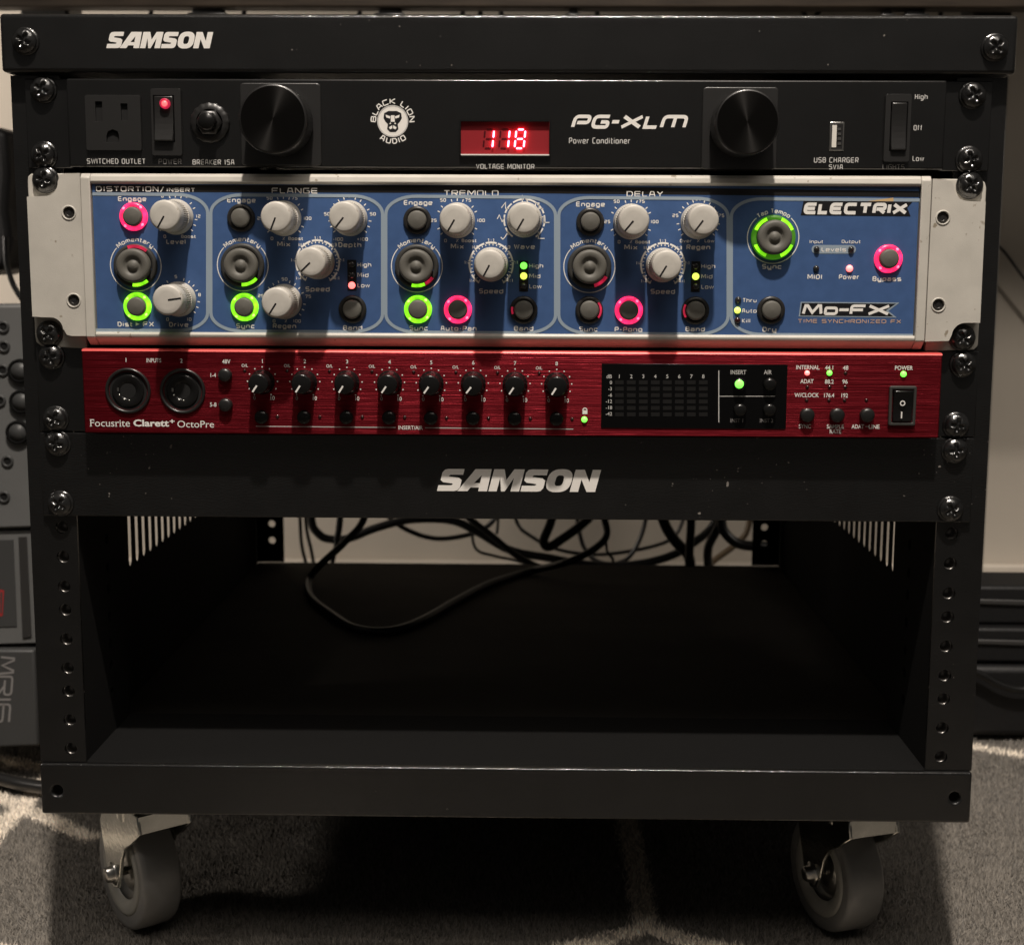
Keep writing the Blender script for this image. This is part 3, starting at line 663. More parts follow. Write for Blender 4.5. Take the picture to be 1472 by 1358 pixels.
def rocker(parent, fr, rk, tip, frame_m='plastic_grey', rock_m='plastic_black', Y=YP, lit=None):
    f = MB(); a = at(fr[0], fr[3], Y - 2); b = at(fr[1], fr[2], Y - 2); c = at(rk[0], rk[3], Y - 2); d = at(rk[1], rk[2], Y - 2)
    sw = plate(rrect(a[0], b[0], a[2], b[2], 1), [[(c[0] - .5, c[2] - .5), (d[0] + .5, c[2] - .5), (d[0] + .5, d[2] + .5), (c[0] - .5, d[2] + .5)]], lambda u, v, t: (u, Y - 2 + t, v), 1.95).build('rocker_switch', frame_m, parent, bevel=.5)
    x0, x1, z0, z1 = c[0], d[0], c[2], d[2]; zm = (z0 + z1) / 2; k = MB(); n = 9; H = z1 - z0
    pr = []
    for i in range(n):
        t = i / (n - 1); z = z0 + H * t; dy = tip[0] * (1 - t) + tip[1] * t - .9 * math.sin(PI * t); pr.append((Y - 2 - dy, z))
    vs = [(x, y, z) for x in (x0, x1) for y, z in pr] ; m_ = n
    vs += [(x, Y + .5, z) for x in (x0, x1) for z in (z0, z1)]
    k.add(vs, [(i, i + 1, i + 1 + m_, i + m_) for i in range(m_ - 1)] + [tuple(range(m_)) + (2 * m_ + 1, 2 * m_), tuple(range(m_, 2 * m_)) + (2 * m_ + 3, 2 * m_ + 2), (0, m_, 2 * m_ + 2, 2 * m_), (m_ - 1, 2 * m_ - 1, 2 * m_ + 3, 2 * m_ + 1)])
    kk = k.build('rocker', rock_m, sw, bevel=.5)
    return sw
sw = rocker(pc, (219, 259, 127.5, 223.5), (223, 248.5, 138.5, 203), (2.6, .6))
P = at(236.7, 149, YP - 4.2)
MB().lathe((P[0], P[1], P[2]), [(2.5, -1.5), (2.5, .4), (2.1, .75), (1.5, .55)], 24).build('neon_bezel', 'ring_pink_dim', sw)
MB().lathe((P[0], P[1] - .2, P[2]), [(1.5, 0), (1.2, .6), (.05, .8)], 20).build('neon_light', 'led_red', sw)
# breaker
P = at(302.3, 177, YP)
br = MB(); br.lathe((P[0], YP, P[2]), [(9.6, 0), (9.6, 1.2), (9.1, 2), (6.6, 2.2)], 64, wob=lambda k, j: 1 + (.03 if k % 4 < 2 and j < 3 else 0))
bro = br.build('breaker', 'plastic_black', pc)
MB().lathe((P[0], YP - 2, P[2]), [(6.6, 0), (6.4, 2.2), (4.6, 2.4)], 6).build('hex_nut', 'plastic_black', bro)
MB().lathe((P[0], YP - 4, P[2]), [(4.3, 0), (4.2, 4.3), (3.6, 5), (.05, 5.2)], 24).build('reset_button', 'gloss_black', bro)
# lamp knobs on square plates
def lamp_knob(px0, px1, py0, py1, cx, cy, r):
    a = at(px0, py1, YP - 1.4); b = at(px1, py0, YP - 1.4)
    pl = MB().prism(rrect(a[0], b[0], a[2], b[2], 2), YP - 1.4, YP - .05).build('lamp_plate', 'plastic_grey', pc, bevel=.5)
    C_ = at(cx, cy, YP - 23); n = 96
    MB().lathe((C_[0], YP - 1.5, C_[2]), [(r * .93, 0), (r * .93, 2), (r, 2.2), (r, 20.6), (r * .975, 21.3), (r * .93, 21.5)], n, wob=lambda k, j: 1 - (.012 if k % 2 and 1 < j < 4 else 0)).build('knob_body', 'plastic_black', pl)
    MB().disc((0, 0, 0), r * .93, 64).build('knob_cap', 'spun_black', pl, local=True, loc=(C_[0] - ORG[pl][0], YP - 23 - ORG[pl][1], C_[2] - ORG[pl][2]))
lamp_knob(347, 460.5, 119.5, 238, 392, 171, 16.6); lamp_knob(1008, 1119.5, 125.5, 243.5, 1074.6, 175.6, 15.6)
# radial tangent for the spun caps
def spun():
    m = MATS['spun_black']; N = m.node_tree.nodes; L = m.node_tree.links
    t = N.new('ShaderNodeTangent'); t.direction_type = 'RADIAL'; t.axis = 'Y'; L.new(t.outputs[0], N['Principled BSDF'].inputs['Tangent'])
spun()
def brushed():
    N = MATS['red_body'].node_tree.nodes; t = N.new('ShaderNodeTangent'); t.direction_type = 'RADIAL'; t.axis = 'Z'
    MATS['red_body'].node_tree.links.new(t.outputs[0], N['Principled BSDF'].inputs['Tangent'])
brushed()
# emblem
C_ = at(564.6, 174.5, YP); q = ppx(YP)
em = MB().disc((C_[0], YP - .12, C_[2]), 20.5 * q, 40).build('emblem', 'logo_silver', pc)
def epoly(pts, m, lift, nm='emblem_face'):
    mb = MB()
    for p in pts: mb.add([(C_[0] + x * q, YP - lift, C_[2] + z * q) for x, z in p], [tuple(range(len(p)))])
    mb.build(nm, m, em)
MB().ring((C_[0], YP - .2, C_[2]), 20.6 * q, 22.2 * q).build('emblem_rim', 'ink_grey', em)
epoly([[(-12, 11), (-6, 14), (6, 14), (12, 11), (13, 4), (10, -1), (7, -4), (8, -11), (4, -15), (-4, -15), (-8, -11), (-7, -4), (-10, -1), (-13, 4)]], 'ink_black', .2)
epoly([[(-10, 9), (-3, 6.5), (-4, 3.5), (-9, 5)], [(10, 9), (9, 5), (4, 3.5), (3, 6.5)], [(-2.5, 8), (2.5, 8), (3, -1), (5, -4), (-5, -4), (-3, -1)], [(-5.5, -8.5), (-.6, -5.5), (-.6, -10), (-4, -11.5)], [(5.5, -8.5), (4, -11.5), (.6, -10), (.6, -5.5)]], 'logo_silver', .26, 'emblem_mark')
epoly([[(-3.4, -1), (3.4, -1), (2, -4), (-2, -4)]], 'ink_black', .32, 'emblem_nose')
tarc(pc, 'BLACK LION', 564.6, 174.5, 27.5 * q, 8 * q, YP, span=186, th=.19); tarc(pc, 'AUDIO', 564.6, 174.5, 27.5 * q, 8 * q, YP, mid=-PI / 2, flip=True, span=78, th=.19)
# display
dsp = pbox(MB(), 662, 790, 174.5, 222, YP - .15, YP - .02).build('voltage_display', 'display_back', pc)
fr = MB()
for r in ((660.5, 662.5, 173, 223.5), (789.5, 791.5, 173, 223.5), (662.6, 789.4, 173, 175)): pbox(fr, *r, YP - 2.2, YP - .02)
fr.build('display_bezel', 'gloss_black', dsp)
pbox(MB(), 662, 790, 221.8, 223.4, YP - 2.2, YP - .02).build('display_edge', 'ink_white', dsp)
SEGS = {'1': 'bc', '8': 'abcdefg'}
def seven(cx, cy, ch, H=27.0, Wd=13.0):
    for nm, on in (('digit_segment', True), ('unlit_segment', False)):
        mb = MB(); t = 1.25
        for sg in 'abcdefg':
            if (sg in SEGS.get(ch, '')) != on: continue
            h2, w2 = H / 2, Wd / 2; sk = lambda x, y: (cx + x + (-y) * .10, cy + y)
            if sg in 'adg':
                y = {'a': -h2, 'g': 0, 'd': h2}[sg]; p = [(-w2 + 2, y), (-w2 + 3.2, y - t), (w2 - 3.2, y - t), (w2 - 2, y), (w2 - 3.2, y + t), (-w2 + 3.2, y + t)]
            else:
                x = w2 if sg in 'bc' else -w2; y0, y1 = (-h2 + 1.6, -1.6) if sg in 'bf' else (1.6, h2 - 1.6); p = [(x, y0), (x + t, y0 + 1.2), (x + t, y1 - 1.2), (x, y1), (x - t, y1 - 1.2), (x - t, y0 + 1.2)]
            mb.add(px_poly([sk(*a) for a in p], YP - (1.5 if on else .3), 0), [tuple(range(6))])
        if mb.v: mb.build(nm, 'digit' if on else 'digit_off', dsp)
seven(702.5, 200, '1'); seven(725, 200, '1'); seven(747.5, 200, '8')
logo(pc, 'PG-XLm', 820, 991, 165.5, 185, YP, 'logo_silver', th=.25, widths={'-': .45, 'X': 1.2, 'L': .85, 'm': 1.45}, gap=.09, shear=.3, rad=.3)
ttext(pc, 'Power Conditioner', 862, 202.5, 8.6, YP, 'ink_grey', w=87, th=.15, wid=.8)
ttext(pc, 'VOLTAGE MONITOR', 726.3, 239.6, 7.2, YP, 'ink_grey', w=83, th=.15, wid=.8)
# usb port
u = pbox(MB(), 1192.5, 1213.5, 175.5, 217, YP - .5, YP - .02).build('usb_port', 'steel', pc, bevel=.3)
pbox(MB(), 1195, 1211.5, 178.5, 214, YP - .62, YP - .52).build('usb_cavity', 'hole_black', u)
pbox(MB(), 1196, 1202.5, 180, 212, YP - 1.0, YP - .64).build('usb_tongue', 'usb_white', u)
cts = MB()
for i in range(4): pbox(cts, 1204, 1209, 184 + i * 7, 187.5 + i * 7, YP - .9, YP - .64)
cts.build('usb_contacts', 'steel', u)
ttext(pc, 'USB CHARGER', 1202, 230.3, 7.5, YP, 'ink_grey', w=63, th=.15, wid=.8); ttext(pc, '5V1A', 1201.5, 240.3, 7, YP, 'ink_grey', w=20, th=.15, wid=.8)
rocker(pc, (1270, 1311, 135.5, 232.5), (1279.5, 1304.5, 148, 216), (1.8, .8))
ttext(pc, 'High', 1324.3, 139.3, 7.5, YP, 'ink_grey', w=18, th=.15, wid=.8); ttext(pc, 'Off', 1319.6, 184, 7.5, YP, 'ink_grey', w=12.5, th=.15, wid=.8); ttext(pc, 'Low', 1320, 228, 7.5, YP, 'ink_grey', w=16.5, th=.15, wid=.8); ttext(pc, 'LIGHTS', 1284.5, 240, 7, YP, 'ink_dim', w=31, th=.15, wid=.8)

# ---------------------------------------------------------------- effects processor (cream and blue, two units high)
YF, YB, YE = -14.2, -12.0, -11.0
fx = thing('effects_processor', 'cream framed blue effects processor with twelve knobs and lit rings', 'effects unit', (0, 100, -133.35))
q = ppx(YB)
zt, zb = -47.2, -132.6
X0, X1 = at(133, 370, YF)[0], at(1320.5, 370, YF)[0]
def extrude_x(prof, x0, x1, name, m='cream', bevel=.4):
    n = len(prof); mb = MB(); mb.add([(x0, y, z) for y, z in prof] + [(x1, y, z) for y, z in prof], [tuple(range(n)), tuple(range(n, 2 * n))] + [(i, (i + 1) % n, (i + 1) % n + n, i + n) for i in range(n)])
    return mb.build(name, m, fx, bevel=bevel)
zi = at(736, 266, YF)[2]; zj = at(736, 480, YF)[2]
extrude_x([(-3, zt), (-12, zt), (YF + .6, zt - 1.6), (YF, zi + 1.2), (YF + .8, zi), (-3, zi)], X0, X1, 'top_frame')
extrude_x([(-3, zb), (-7, zb), (YF + .4, zj - 2.6), (YF, zj - 1.2), (YF + .8, zj), (-3, zj)], X0, X1, 'bottom_frame')
MB().box(X0 + .5, X1 - .5, YB, -3, zj + .02, zi - .02).build('blue_panel', 'blue', fx)
bpan = fx
MB().box(-212, 212, -2.9, 300, -132, -47.5).build('chassis', 'floor_black', fx)
for sx, pa, pb, ye in ((-1, 119, 133, 0), (1, 1321, 1335, 0)):
    xa, xb = at(pa, 370, YF)[0], at(pb, 370, YF)[0]
    a, b = (xa, xb)
    xin = X0 if sx < 0 else X1
    a, b = (a, X0 - .15) if sx < 0 else (X1 + .15, b)
    prof = [(YF + .9, zt - 1.5), (YF + .5, zj - 2.9)]
    pr = [(-3, zt), (-12, zt), (YF + .3, zt - 2.2), (YF + .3, zj - 2.6), (-7.5, zb), (-3, zb)]
    n = len(pr); mb = MB(); mb.add([(a, y, z) for y, z in pr] + [(b, y, z) for y, z in pr], [tuple(range(n)), tuple(range(n, 2 * n))] + [(i, (i + 1) % n, (i + 1) % n + n, i + n) for i in range(n)])
    mb.build('end_cap', 'cream', fx, bevel=.5)
# ears: thin base plate and raised cover with scooped corners
def ear(sgn, cover, base, holes):
    mb = MB().prism([(at(x, y, -4)[0], at(x, y, -4)[2]) for x, y in base], -4, -.2).build('rack_ear', 'cream', fx, bevel=.5)
    hs = [circ(at(x, y, YE)[0], at(x, y, YE)[2], 2.9, 20) for x, y in holes]
    cv = plate([(at(x, y, YE)[0], at(x, y, YE)[2]) for x, y in cover], hs, lambda u, v, t: (u, YE + t, v), 6.9).build('ear_cover', 'cream', fx)
    bm = bmesh.new(); bm.from_mesh(cv.data); bm.free()
    for x, y in holes:
        P = at(x, y, YE)
        MB().lathe((P[0], YE + 1.6, P[2]), [(2.8, 0), (2.7, .9), (1.3, 1.1), (1.2, -1.0), (.05, -1.0)], 20).build('socket_screw', 'socket_metal', cv); MB().disc((P[0], YE + .45, P[2]), 1.25, 12).build('socket_hole', 'hole_black', cv)
        MB().lathe((P[0], YE - .02, P[2]), [(3.8, 0), (3.6, .35), (3.05, .4), (2.9, 0)], 28).build('screw_collar', 'cream', cv)
def scoop(cx, cy, r, a0, a1, n=8): return [(cx + r * math.cos(math.radians(a0 + (a1 - a0) * k / n)), cy + r * math.sin(math.radians(a0 + (a1 - a0) * k / n))) for k in range(n + 1)]
ear(-1, [(114.5, 249), (124.5, 483), (103, 483), (96, 481), (92, 474)] + scoop(72, 475, 19, -5, -80, 6) + [(60, 456), (46.5, 455)] + [(38.5, 283), (62, 282)] + scoop(64, 263, 19, 80, -5, 6) + [(86, 252), (92, 249.5)],
    [(44, 250), (114, 249), (125, 501), (60, 498), (52, 492), (50, 480), (39.5, 262), (40, 254)], [(99, 306), (106, 432)])
ear(1, [(1341, 257), (1360, 258), (1369, 262), (1372, 270)] + scoop(1391, 270, 19, 175, 100, 6) + [(1397, 289.5), (1417, 290)] + [(1409, 464), (1392, 464)] + scoop(1388, 484, 20, -100, -172, 6) + [(1364, 490), (1330, 491)],
    [(1341, 257), (1408, 258), (1416, 262), (1418, 270), (1406, 497), (1400, 503), (1330, 505)], [(1355.5, 313), (1349, 438.5)])
for x, y, r in ((62, 258, .2), (68, 480, .7), (1397, 266, .95), (1386, 486, 2.45)): screw(fx, x, y, -4, r)
# printed areas
pr_ = MB().add(px_poly([(137, 266), (736, 267), (1321.5, 275), (1321, 283.5), (736, 277.6), (137, 276)], YB, .08), [(0, 1, 2, 3, 4, 5)])
pr_.build('header_band', 'header_black', fx)
def outline(x0, x1, y0, y1, openl=False, openr=False, lift=.16, wpx=4.6):
    sl = lambda x, y: (x, y + (x - 150) * .0075 * (1 if y < 370 else .9))
    rx, ry = 44, 26; P_ = []
    corners = []
    if not openr:
        for k in range(11): a = PI / 2 * k / 10; corners.append((x1 - rx + rx * math.sin(a), y0 + ry - ry * math.cos(a)))
        for k in range(11): a = PI / 2 * k / 10; corners.append((x1 - rx + rx * math.cos(a), y1 - ry + ry * math.sin(a)))
    else: corners += [(x1, y0)]
    left = []
    if not openl:
        for k in range(11): a = PI / 2 * k / 10; left.append((x0 + rx - rx * math.sin(a), y1 - ry + ry * math.cos(a)))
        for k in range(11): a = PI / 2 * k / 10; left.append((x0 + rx - rx * math.cos(a), y0 + ry - ry * math.sin(a)))
    else: left = [(x0, y1), (x0, y0)]
    if openr: path = left[::-1][:] ; path = [(x1 - 10, y1)] + left + [(x1, y0)]; closed = False
    elif openl: path = [(x0 - 5, y0)] + corners + [(x0, y1)]; closed = False
    else: path = corners + left + [corners[0]]; closed = True
    path = [np.array(sl(*p)) for p in path]
    pts = [path[0]]
    for p in path[1:]:
        if np.linalg.norm(p - pts[-1]) > .5: pts.append(p)
    Lh, Rh = stroke(pts, wpx); mb = MB(); vs = []
    for a, b in zip(Lh, Rh): vs += [tuple(at(a[0], a[1], YB) + np.array([0, -lift, 0])), tuple(at(b[0], b[1], YB) + np.array([0, -lift, 0]))]
    mb.add(vs, [(2 * i, 2 * i + 1, 2 * i + 3, 2 * i + 2) for i in range(len(pts) - 1)]); mb.build('section_outline', 'pale_blue', fx)
outline(138, 298.6, 279, 474.5, openl=True); outline(303.2, 550, 279, 474.5, lift=.2); outline(554.6, 798.6, 279, 474.5)
outline(803.2, 1046.6, 279, 474.5, lift=.2); outline(1051.2, 1322, 279, 474.5, openr=True)
ttext(fx, 'DISTORTION', 183, 271.8, 7.6, YB, 'ink_white', w=90, th=.19); ttext(fx, '/', 233, 272.5, 9, YB, 'ink_white', w=6, th=.17); ttext(fx, 'INSERT', 260, 273.2, 5.6, YB, 'ink_white', w=41, th=.2)
ttext(fx, 'FLANGE', 423.7, 274.3, 8, YB, w=66); ttext(fx, 'TREMOLO', 677.3, 277.7, 8, YB, w=78); ttext(fx, 'DELAY', 927, 279, 8, YB, w=52)
# knob: shared meshes
def knob_mesh():
    mb = MB(); R = 8.7
    prof = [(R + .1, 0), (R + .1, 1.2), (R - .3, 1.8), (R - .5, 6.0), (R - .5, 6.3), (R - .85, 6.6), (R - 1.15, 13.5), (R - 1.2, 14.2), (R - 1.25, 21.6), (R - 1.55, 22.5), (R - 2.3, 22.9), (R - 4.5, 22.9), (.02, 22.9)]
    mb.lathe((0, 0, 0), prof, 132, wob=lambda k, j: 1 - (.085 if k % 3 == 0 and j in (5, 6) else 0))
    m_ = len(prof) - 1
    mb.sm = [not (i % m_ in (4, 5, 6)) for i in range(len(mb.f))]
    return mb
KN = KP = None
def knob(px, py, deg, sc=1.0):
    global KN, KP
    P = at(px, py, YB); a = math.radians(deg)
    if KN is None:
        KN = knob_mesh().build('knob', 'cream_knob', fx, local=True)
        KP = MB().box(.4, 6.8, -22.99, -22.8, -.42, .42).build('pointer_line', 'ink_black', KN, local=True); k, p = KN, KP
    else:
        k = KN.copy(); COL.objects.link(k); p = KP.copy(); COL.objects.link(p); p.parent = k
    k.parent = fx; k.location = [(P[i] - ORG[fx][i]) * .001 for i in range(3)]; k.scale = (sc, 1, sc); p.rotation_euler = (0, -a, 0)
    return P
def ticks(px, py, n, a0, a1, r0, r1, w=.24, m='ink_white', skip=()):
    P = at(px, py, YB); mb = MB()
    for k in range(n):
        a = math.radians(a0 + (a1 - a0) * k / (n - 1)); c, s = math.cos(a), math.sin(a)
        if any(abs((math.degrees(a) - q_ + 180) % 360 - 180) < 9 for q_ in skip): continue
        mb.add([(P[0] + r * c - t * s, YB - .15, P[2] + r * s + t * c) for r, t in ((r0, -w), (r1, -w), (r1, w), (r0, w))], [(0, 1, 2, 3)])
    mb.build('scale_marks', m, fx)
T = lambda s, x, y, w=None, h=7.0, m='ink_white': ttext(fx, s, x, y, h, YB, m, w=w, th=.205)
t5 = lambda s, x, y, w=None: ttext(fx, s, x, y, 4.8, YB, 'ink_white', w=w, th=.2, wid=.8)
def std_knob(px, py, deg, name, ny, labs, w, n=19):
    knob(px, py, deg); ticks(px, py, n, -56, 236, 9.5, 10.8, skip=[math.degrees(math.atan2(-dy, dx)) for s_, dx, dy in labs])
    T(name, px + (0 if w else 0), ny, w)
    for s, dx, dy in labs: t5(s, px + dx * (1.03 if dy < 20 else 1), py + dy * (1.04 if dy < 0 else 1))
std_knob(253, 312, 240, 'Level', 347.5, [('6', -19, -29), ('9', 15, -29), ('12', 31, -1), ('0', -16, 28), ('Boost', 18, 28)], 28)
std_knob(257, 430, 8, 'Drive', 466.5, [('5', -4, -31), ('8', 29, -6), ('0', -16, 29), ('10', 15, 29)], 28)
mixl = [('25', -33, 0), ('50', -20, -28), ('75', 15, -28), ('100', 33, 0), ('0', -17, 29), ('%', 0, 29), ('Boost', 17, 29)]
std_knob(408, 314, 248, 'Mix', 351, mixl, 19); std_knob(503, 314, 231, 'Depth', 352, [('50', -32, -6), ('0', -1, -31), ('50', 32, -6), ('-100', -17, 30), ('+100', 18, 30)], 33)
std_knob(409, 433.5, 237, 'Regen', 468.6, [('25', -33, -8), ('50', 0, -31), ('75', 33, -7), ('0', -15, 28), ('%', 2, 28), ('100', 18, 28)], 34)
std_knob(657.4, 317, 240, 'Mix', 354.3, mixl, 19)
std_knob(906.9, 318.8, 230, 'Mix', 355.5, mixl, 19); std_knob(1003.8, 318.3, 233, 'Regen', 355.3, [('25', -32, -8), ('50', 0, -31), ('75', 32, -8), ('Over', -18, 28), ('%', 0, 28), ('Low', 16, 28)], 34)
def speed(px, py, deg, ny):
    knob(px, py, deg, .97); P = at(px, py, YB); mb = MB()
    for k in range(9):
        a0 = -58 + k * 33; mb.ring((P[0], YB - .15, P[2]), 10.4, 11.3, 6, math.radians(a0 + 1.5), math.radians(a0 + 30.5))
    mb.build('scale_ring', 'ink_white', fx); ticks(px, py, 28, -54, 234, 9.4, 10.3, .22)
    T('Speed', px, ny, 35); t5('1:1', px, py - 35, 10)
    for s, dx, dy in (('1:2', -34, -3), ('2:1', 34, -3), ('1:1.5', -23, -25), ('4:3', 23, -25), ('1:4', -27, 23), ('4:1', 27, 23)): t5(s, px + dx, py + dy, 9)
speed(456.6, 377, 224, 415.6); speed(706, 380.3, 242, 418.5); speed(952.8, 381.2, 239, 419)
# wave knob with waveform symbols
knob(753.8, 316, 240); P = at(753.8, 316, YB); mb = MB()
for k in range(8): a0 = -58 + k * 37; mb.ring((P[0], YB - .15, P[2]), 9.7, 10.5, 6, math.radians(a0 + 2), math.radians(a0 + 34))
mb.build('scale_ring', 'ink_white', fx); T('Wave', 753.8, 354.6, 30)
waves = [([(-6, 2), (-3, 5), (0, 2), (3, -3), (5, -1)], -28, 23), ([(-6, 0), (-3, -6), (1, 4), (4, -2)], -33, -1), ([(-7, 3), (-1, -5), (-1, 4), (4, 4)], -26, -20), ([(-4, 5), (-4, -5), (4, 4)], 1, -30),
         ([(-6, 4), (-6, -4), (-1, -4), (-1, 4), (5, 4)], 22, -20), ([(-6, 4), (-6, -4), (-3, -4), (-3, 4), (5, 4)], 31, 0), ([(-6, -6), (-6, 4), (3, 4)], 26, 23)]
mb = MB()
for pl, dx, dy in waves:
    p = [np.array([753.8 + dx + a, 316 + dy + b], float) for a, b in pl]; Lh, Rh = stroke(p, 1.3)
    vs = [v for a, b in zip(Lh, Rh) for v in (tuple(at(*a, YB) + np.array([0, -.15, 0])), tuple(at(*b, YB) + np.array([0, -.15, 0])))]; mb.add(vs, [(2 * i, 2 * i + 1, 2 * i + 3, 2 * i + 2) for i in range(len(p) - 1)])
mb.build('wave_symbols', 'ink_white', fx)
# small round buttons in light rings
BM = {}
def button(px, py, ring, r=1.0, arc=None):
    P = at(px, py, YB)
    if 'cap' not in BM:
        BM['cap'] = MB().lathe((0, 0, 0), [(4.75, 0), (4.75, 2.9), (4.45, 3.6), (3.8, 3.9), (.02, 4.1)], 32).build('push_button', 'rubber_grey', fx, local=True)
        BM['ring'] = MB().lathe((0, 0, 0), [(7.0, 0), (7.0, 1.0), (6.6, 1.6), (5.6, 1.9), (5.0, 1.7), (4.9, .6)], 40).build('light_ring', 'ring_off', BM['cap'], local=True); c, g = BM['cap'], BM['ring']; BM['rd'] = g.data.copy()
    else:
        c = BM['cap'].copy(); COL.objects.link(c); g = BM['ring'].copy(); g.data = BM['rd']; g.pop('label', None); COL.objects.link(g); g.parent = c
    c.location = [(P[i] - ORG[fx][i]) * .001 for i in range(3)]; ORG[c] = tuple(P); c.parent = fx
    if ring != 'ring_off':
        g.data = g.data.copy(); g.data.materials[0] = MATS[ring]; g['label'] = ('pink' if 'pink' in ring else 'green') + ' glowing ring'
        hot = MB(); hm = 'ring_hot_pink' if 'pink' in ring else 'ring_hot_green'
        for a in (45, 135, 225, 315):
            a = math.radians(a + 4); hot.lathe((P[0] + 6.0 * math.cos(a), P[1] - 1.75, P[2] + 6.0 * math.sin(a)), [(.8, 0), (.6, .12), (.02, .18)], 10)
        hot.build('ring_lamps', hm, c)
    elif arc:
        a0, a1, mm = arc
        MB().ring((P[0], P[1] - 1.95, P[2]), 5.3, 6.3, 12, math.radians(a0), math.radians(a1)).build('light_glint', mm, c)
    return c
def big_button(px, py, arcs, txt='Momentary', lit=None):
    P = at(px, py, YB)
    b = MB().lathe((P[0], YB, P[2]), [(8.3, 1.6), (8.5, 5.4), (7.9, 6.3), (7.0, 6.6), (5.2, 6.5), (4.4, 5.9), (3.6, 5.1), (3.0, 5.1), (2.4, 6.0), (1.5, 6.6), (.02, 6.8)], 48).build('pad_button', 'rubber_grey', fx)
    ORG[b] = ORG[fx]
    MB().lathe((P[0], YB, P[2]), [(11.0, 0), (11.0, 1.2), (10.4, 2.0), (8.9, 2.1), (8.5, 1.5)], 48).build('skirt', lit or 'rubber_dark', b)
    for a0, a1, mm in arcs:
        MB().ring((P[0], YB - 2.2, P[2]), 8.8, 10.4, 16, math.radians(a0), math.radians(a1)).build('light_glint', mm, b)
    g = 47 if txt == 'Momentary' else 42
    MB().ring((P[0], YB - .15, P[2]), 12.55, 13.0, 60, math.radians(90 + g), math.radians(450 - g)).build('button_circle', 'ink_white', fx)
    tarc(fx, txt, px, py, 13.0, 6.6 * q, YB, span=88 if txt == 'Momentary' else 76)
T('Engage', 190, 286, 41); button(192.5, 311.5, 'ring_pink'); big_button(195.3, 382, [(50, 110, 'ring_pink_dim'), (262, 310, 'ring_green')]); button(198, 440.5, 'ring_green')
T('Dist', 180, 466, 22); T('FX', 213.5, 466, 16); MB().add(px_poly([(195, 463.5), (195, 468.5), (201, 466)], YB, .15), [(0, 1, 2)]).build('arrow_mark', 'ink_white', fx)
T('Engage', 347, 287.8, 41); button(347, 313.5, 'ring_off'); big_button(349, 381.5, [(268, 318, 'ring_green')]); button(352, 441.5, 'ring_green'); T('Sync', 353, 468.6, 27)
T('Engage', 601, 291.5, 41); button(600, 316.8, 'ring_off'); big_button(599.3, 383, [(255, 295, 'ring_green'), (296, 325, 'ring_pink_dim')]); button(601, 444.6, 'ring_green'); T('Sync', 602, 471.5, 27)
button(658.3, 445, 'ring_pink'); T('Auto-Pan', 659.3, 472, 52)
T('Engage', 848.8, 293.7, 41); button(848.4, 319, 'ring_off'); big_button(847.2, 383.6, [(285, 330, 'ring_pink_dim')]); button(847, 445.6, 'ring_off', arc=(-40, 40, 'ring_pink_dim')); T('Sync', 846, 473, 27)
button(903.8, 446, 'ring_pink'); T('P-Pong', 903.4, 473.4, 40)
for x, y, arc in ((507, 444.5, None), (752.8, 445.5, (165, 200, 'ring_pink_dim')), (999.3, 446.4, (150, 215, 'ring_pink_dim'))): button(x, y, 'ring_off', arc=arc); T('Band', x, y + 26.6, 28)
button(1108, 445.8, 'ring_off'); T('Dry', 1106, 473.5, 20)
big_button(1111.3, 341.5, [(k * 90 + 22, k * 90 + 68, 'ring_green') for k in range(4)] , 'Tap Tempo', lit='ring_green_faint'); T('Sync', 1109.6, 383.2, 28)
button(1276.6, 372, 'ring_pink'); T('Bypass', 1274.8, 400.8, 41)
def led(parent, px, py, Y, m, r=1.6, lift=0, nm='indicator_light'):
    P = at(px, py, Y); o = MB().lathe((P[0], Y, P[2]), [(r, 0), (r, .5), (r * .8, 1.1), (r * .45, 1.45), (.02, 1.55)], 20).build(nm, m, parent)
    if m.startswith('led_off'): return o
    o['label'] = {'led_red': 'lit red', 'led_red_core': 'lit red', 'led_green': 'lit green', 'led_yellow': 'lit yellow'}[m]; return o
for x, y0, on in ((505.8, 380.6, {2: 'led_red_core'}), (752.8, 382, {0: 'led_green', 1: 'led_yellow'}), (1000, 382.6, {1: 'led_yellow'})):
    pbox(MB(), x - 6.5, x + 6.5, y0 - 7, y0 + 37, YB - .3, YB - .05).build('light_strip', 'header_black', fx, bevel=.1)
    for k, s in enumerate(('High', 'Mid', 'Low')):
        led(fx, x, y0 + 14.8 * k, YB - .3, on.get(k, 'led_off'), 1.75); ttext(fx, s, x + 8, y0 + 14.8 * k, 6.2, YB, 'ink_white', align='l', w=(20, 16, 18)[k])
ttext(fx, 'Input', 1173.5, 347.4, 4.8, YB, w=19.5); ttext(fx, 'Output', 1223.5, 347.4, 4.8, YB, w=27)
a = at(1166.5, 364.5, YB); b = at(1230.5, 352.5, YB); zc = (a[2] + b[2]) / 2; rr = (b[2] - a[2]) / 2
pill = rrect(a[0], b[0], a[2], b[2], rr * .98, 8); MB().add([(x, YB - .12, z) for x, z in pill], [tuple(range(len(pill)))]).build('levels_pill', 'pale_blue', fx)
ttext(fx, 'Levels', 1198.5, 358.7, 6.4, YB, 'ink_white', w=35, lift=.2)
for x in (1173.8, 1223.4): led(fx, x, 358.3, YB - .2, 'led_off', 1.5)
led(fx, 1173, 385.8, YB, 'led_off', 1.5); T('MIDI', 1171.2, 398, 21); led(fx, 1221, 386, YB, 'led_red_core', 1.7); T('Power', 1220.5, 398, 29)
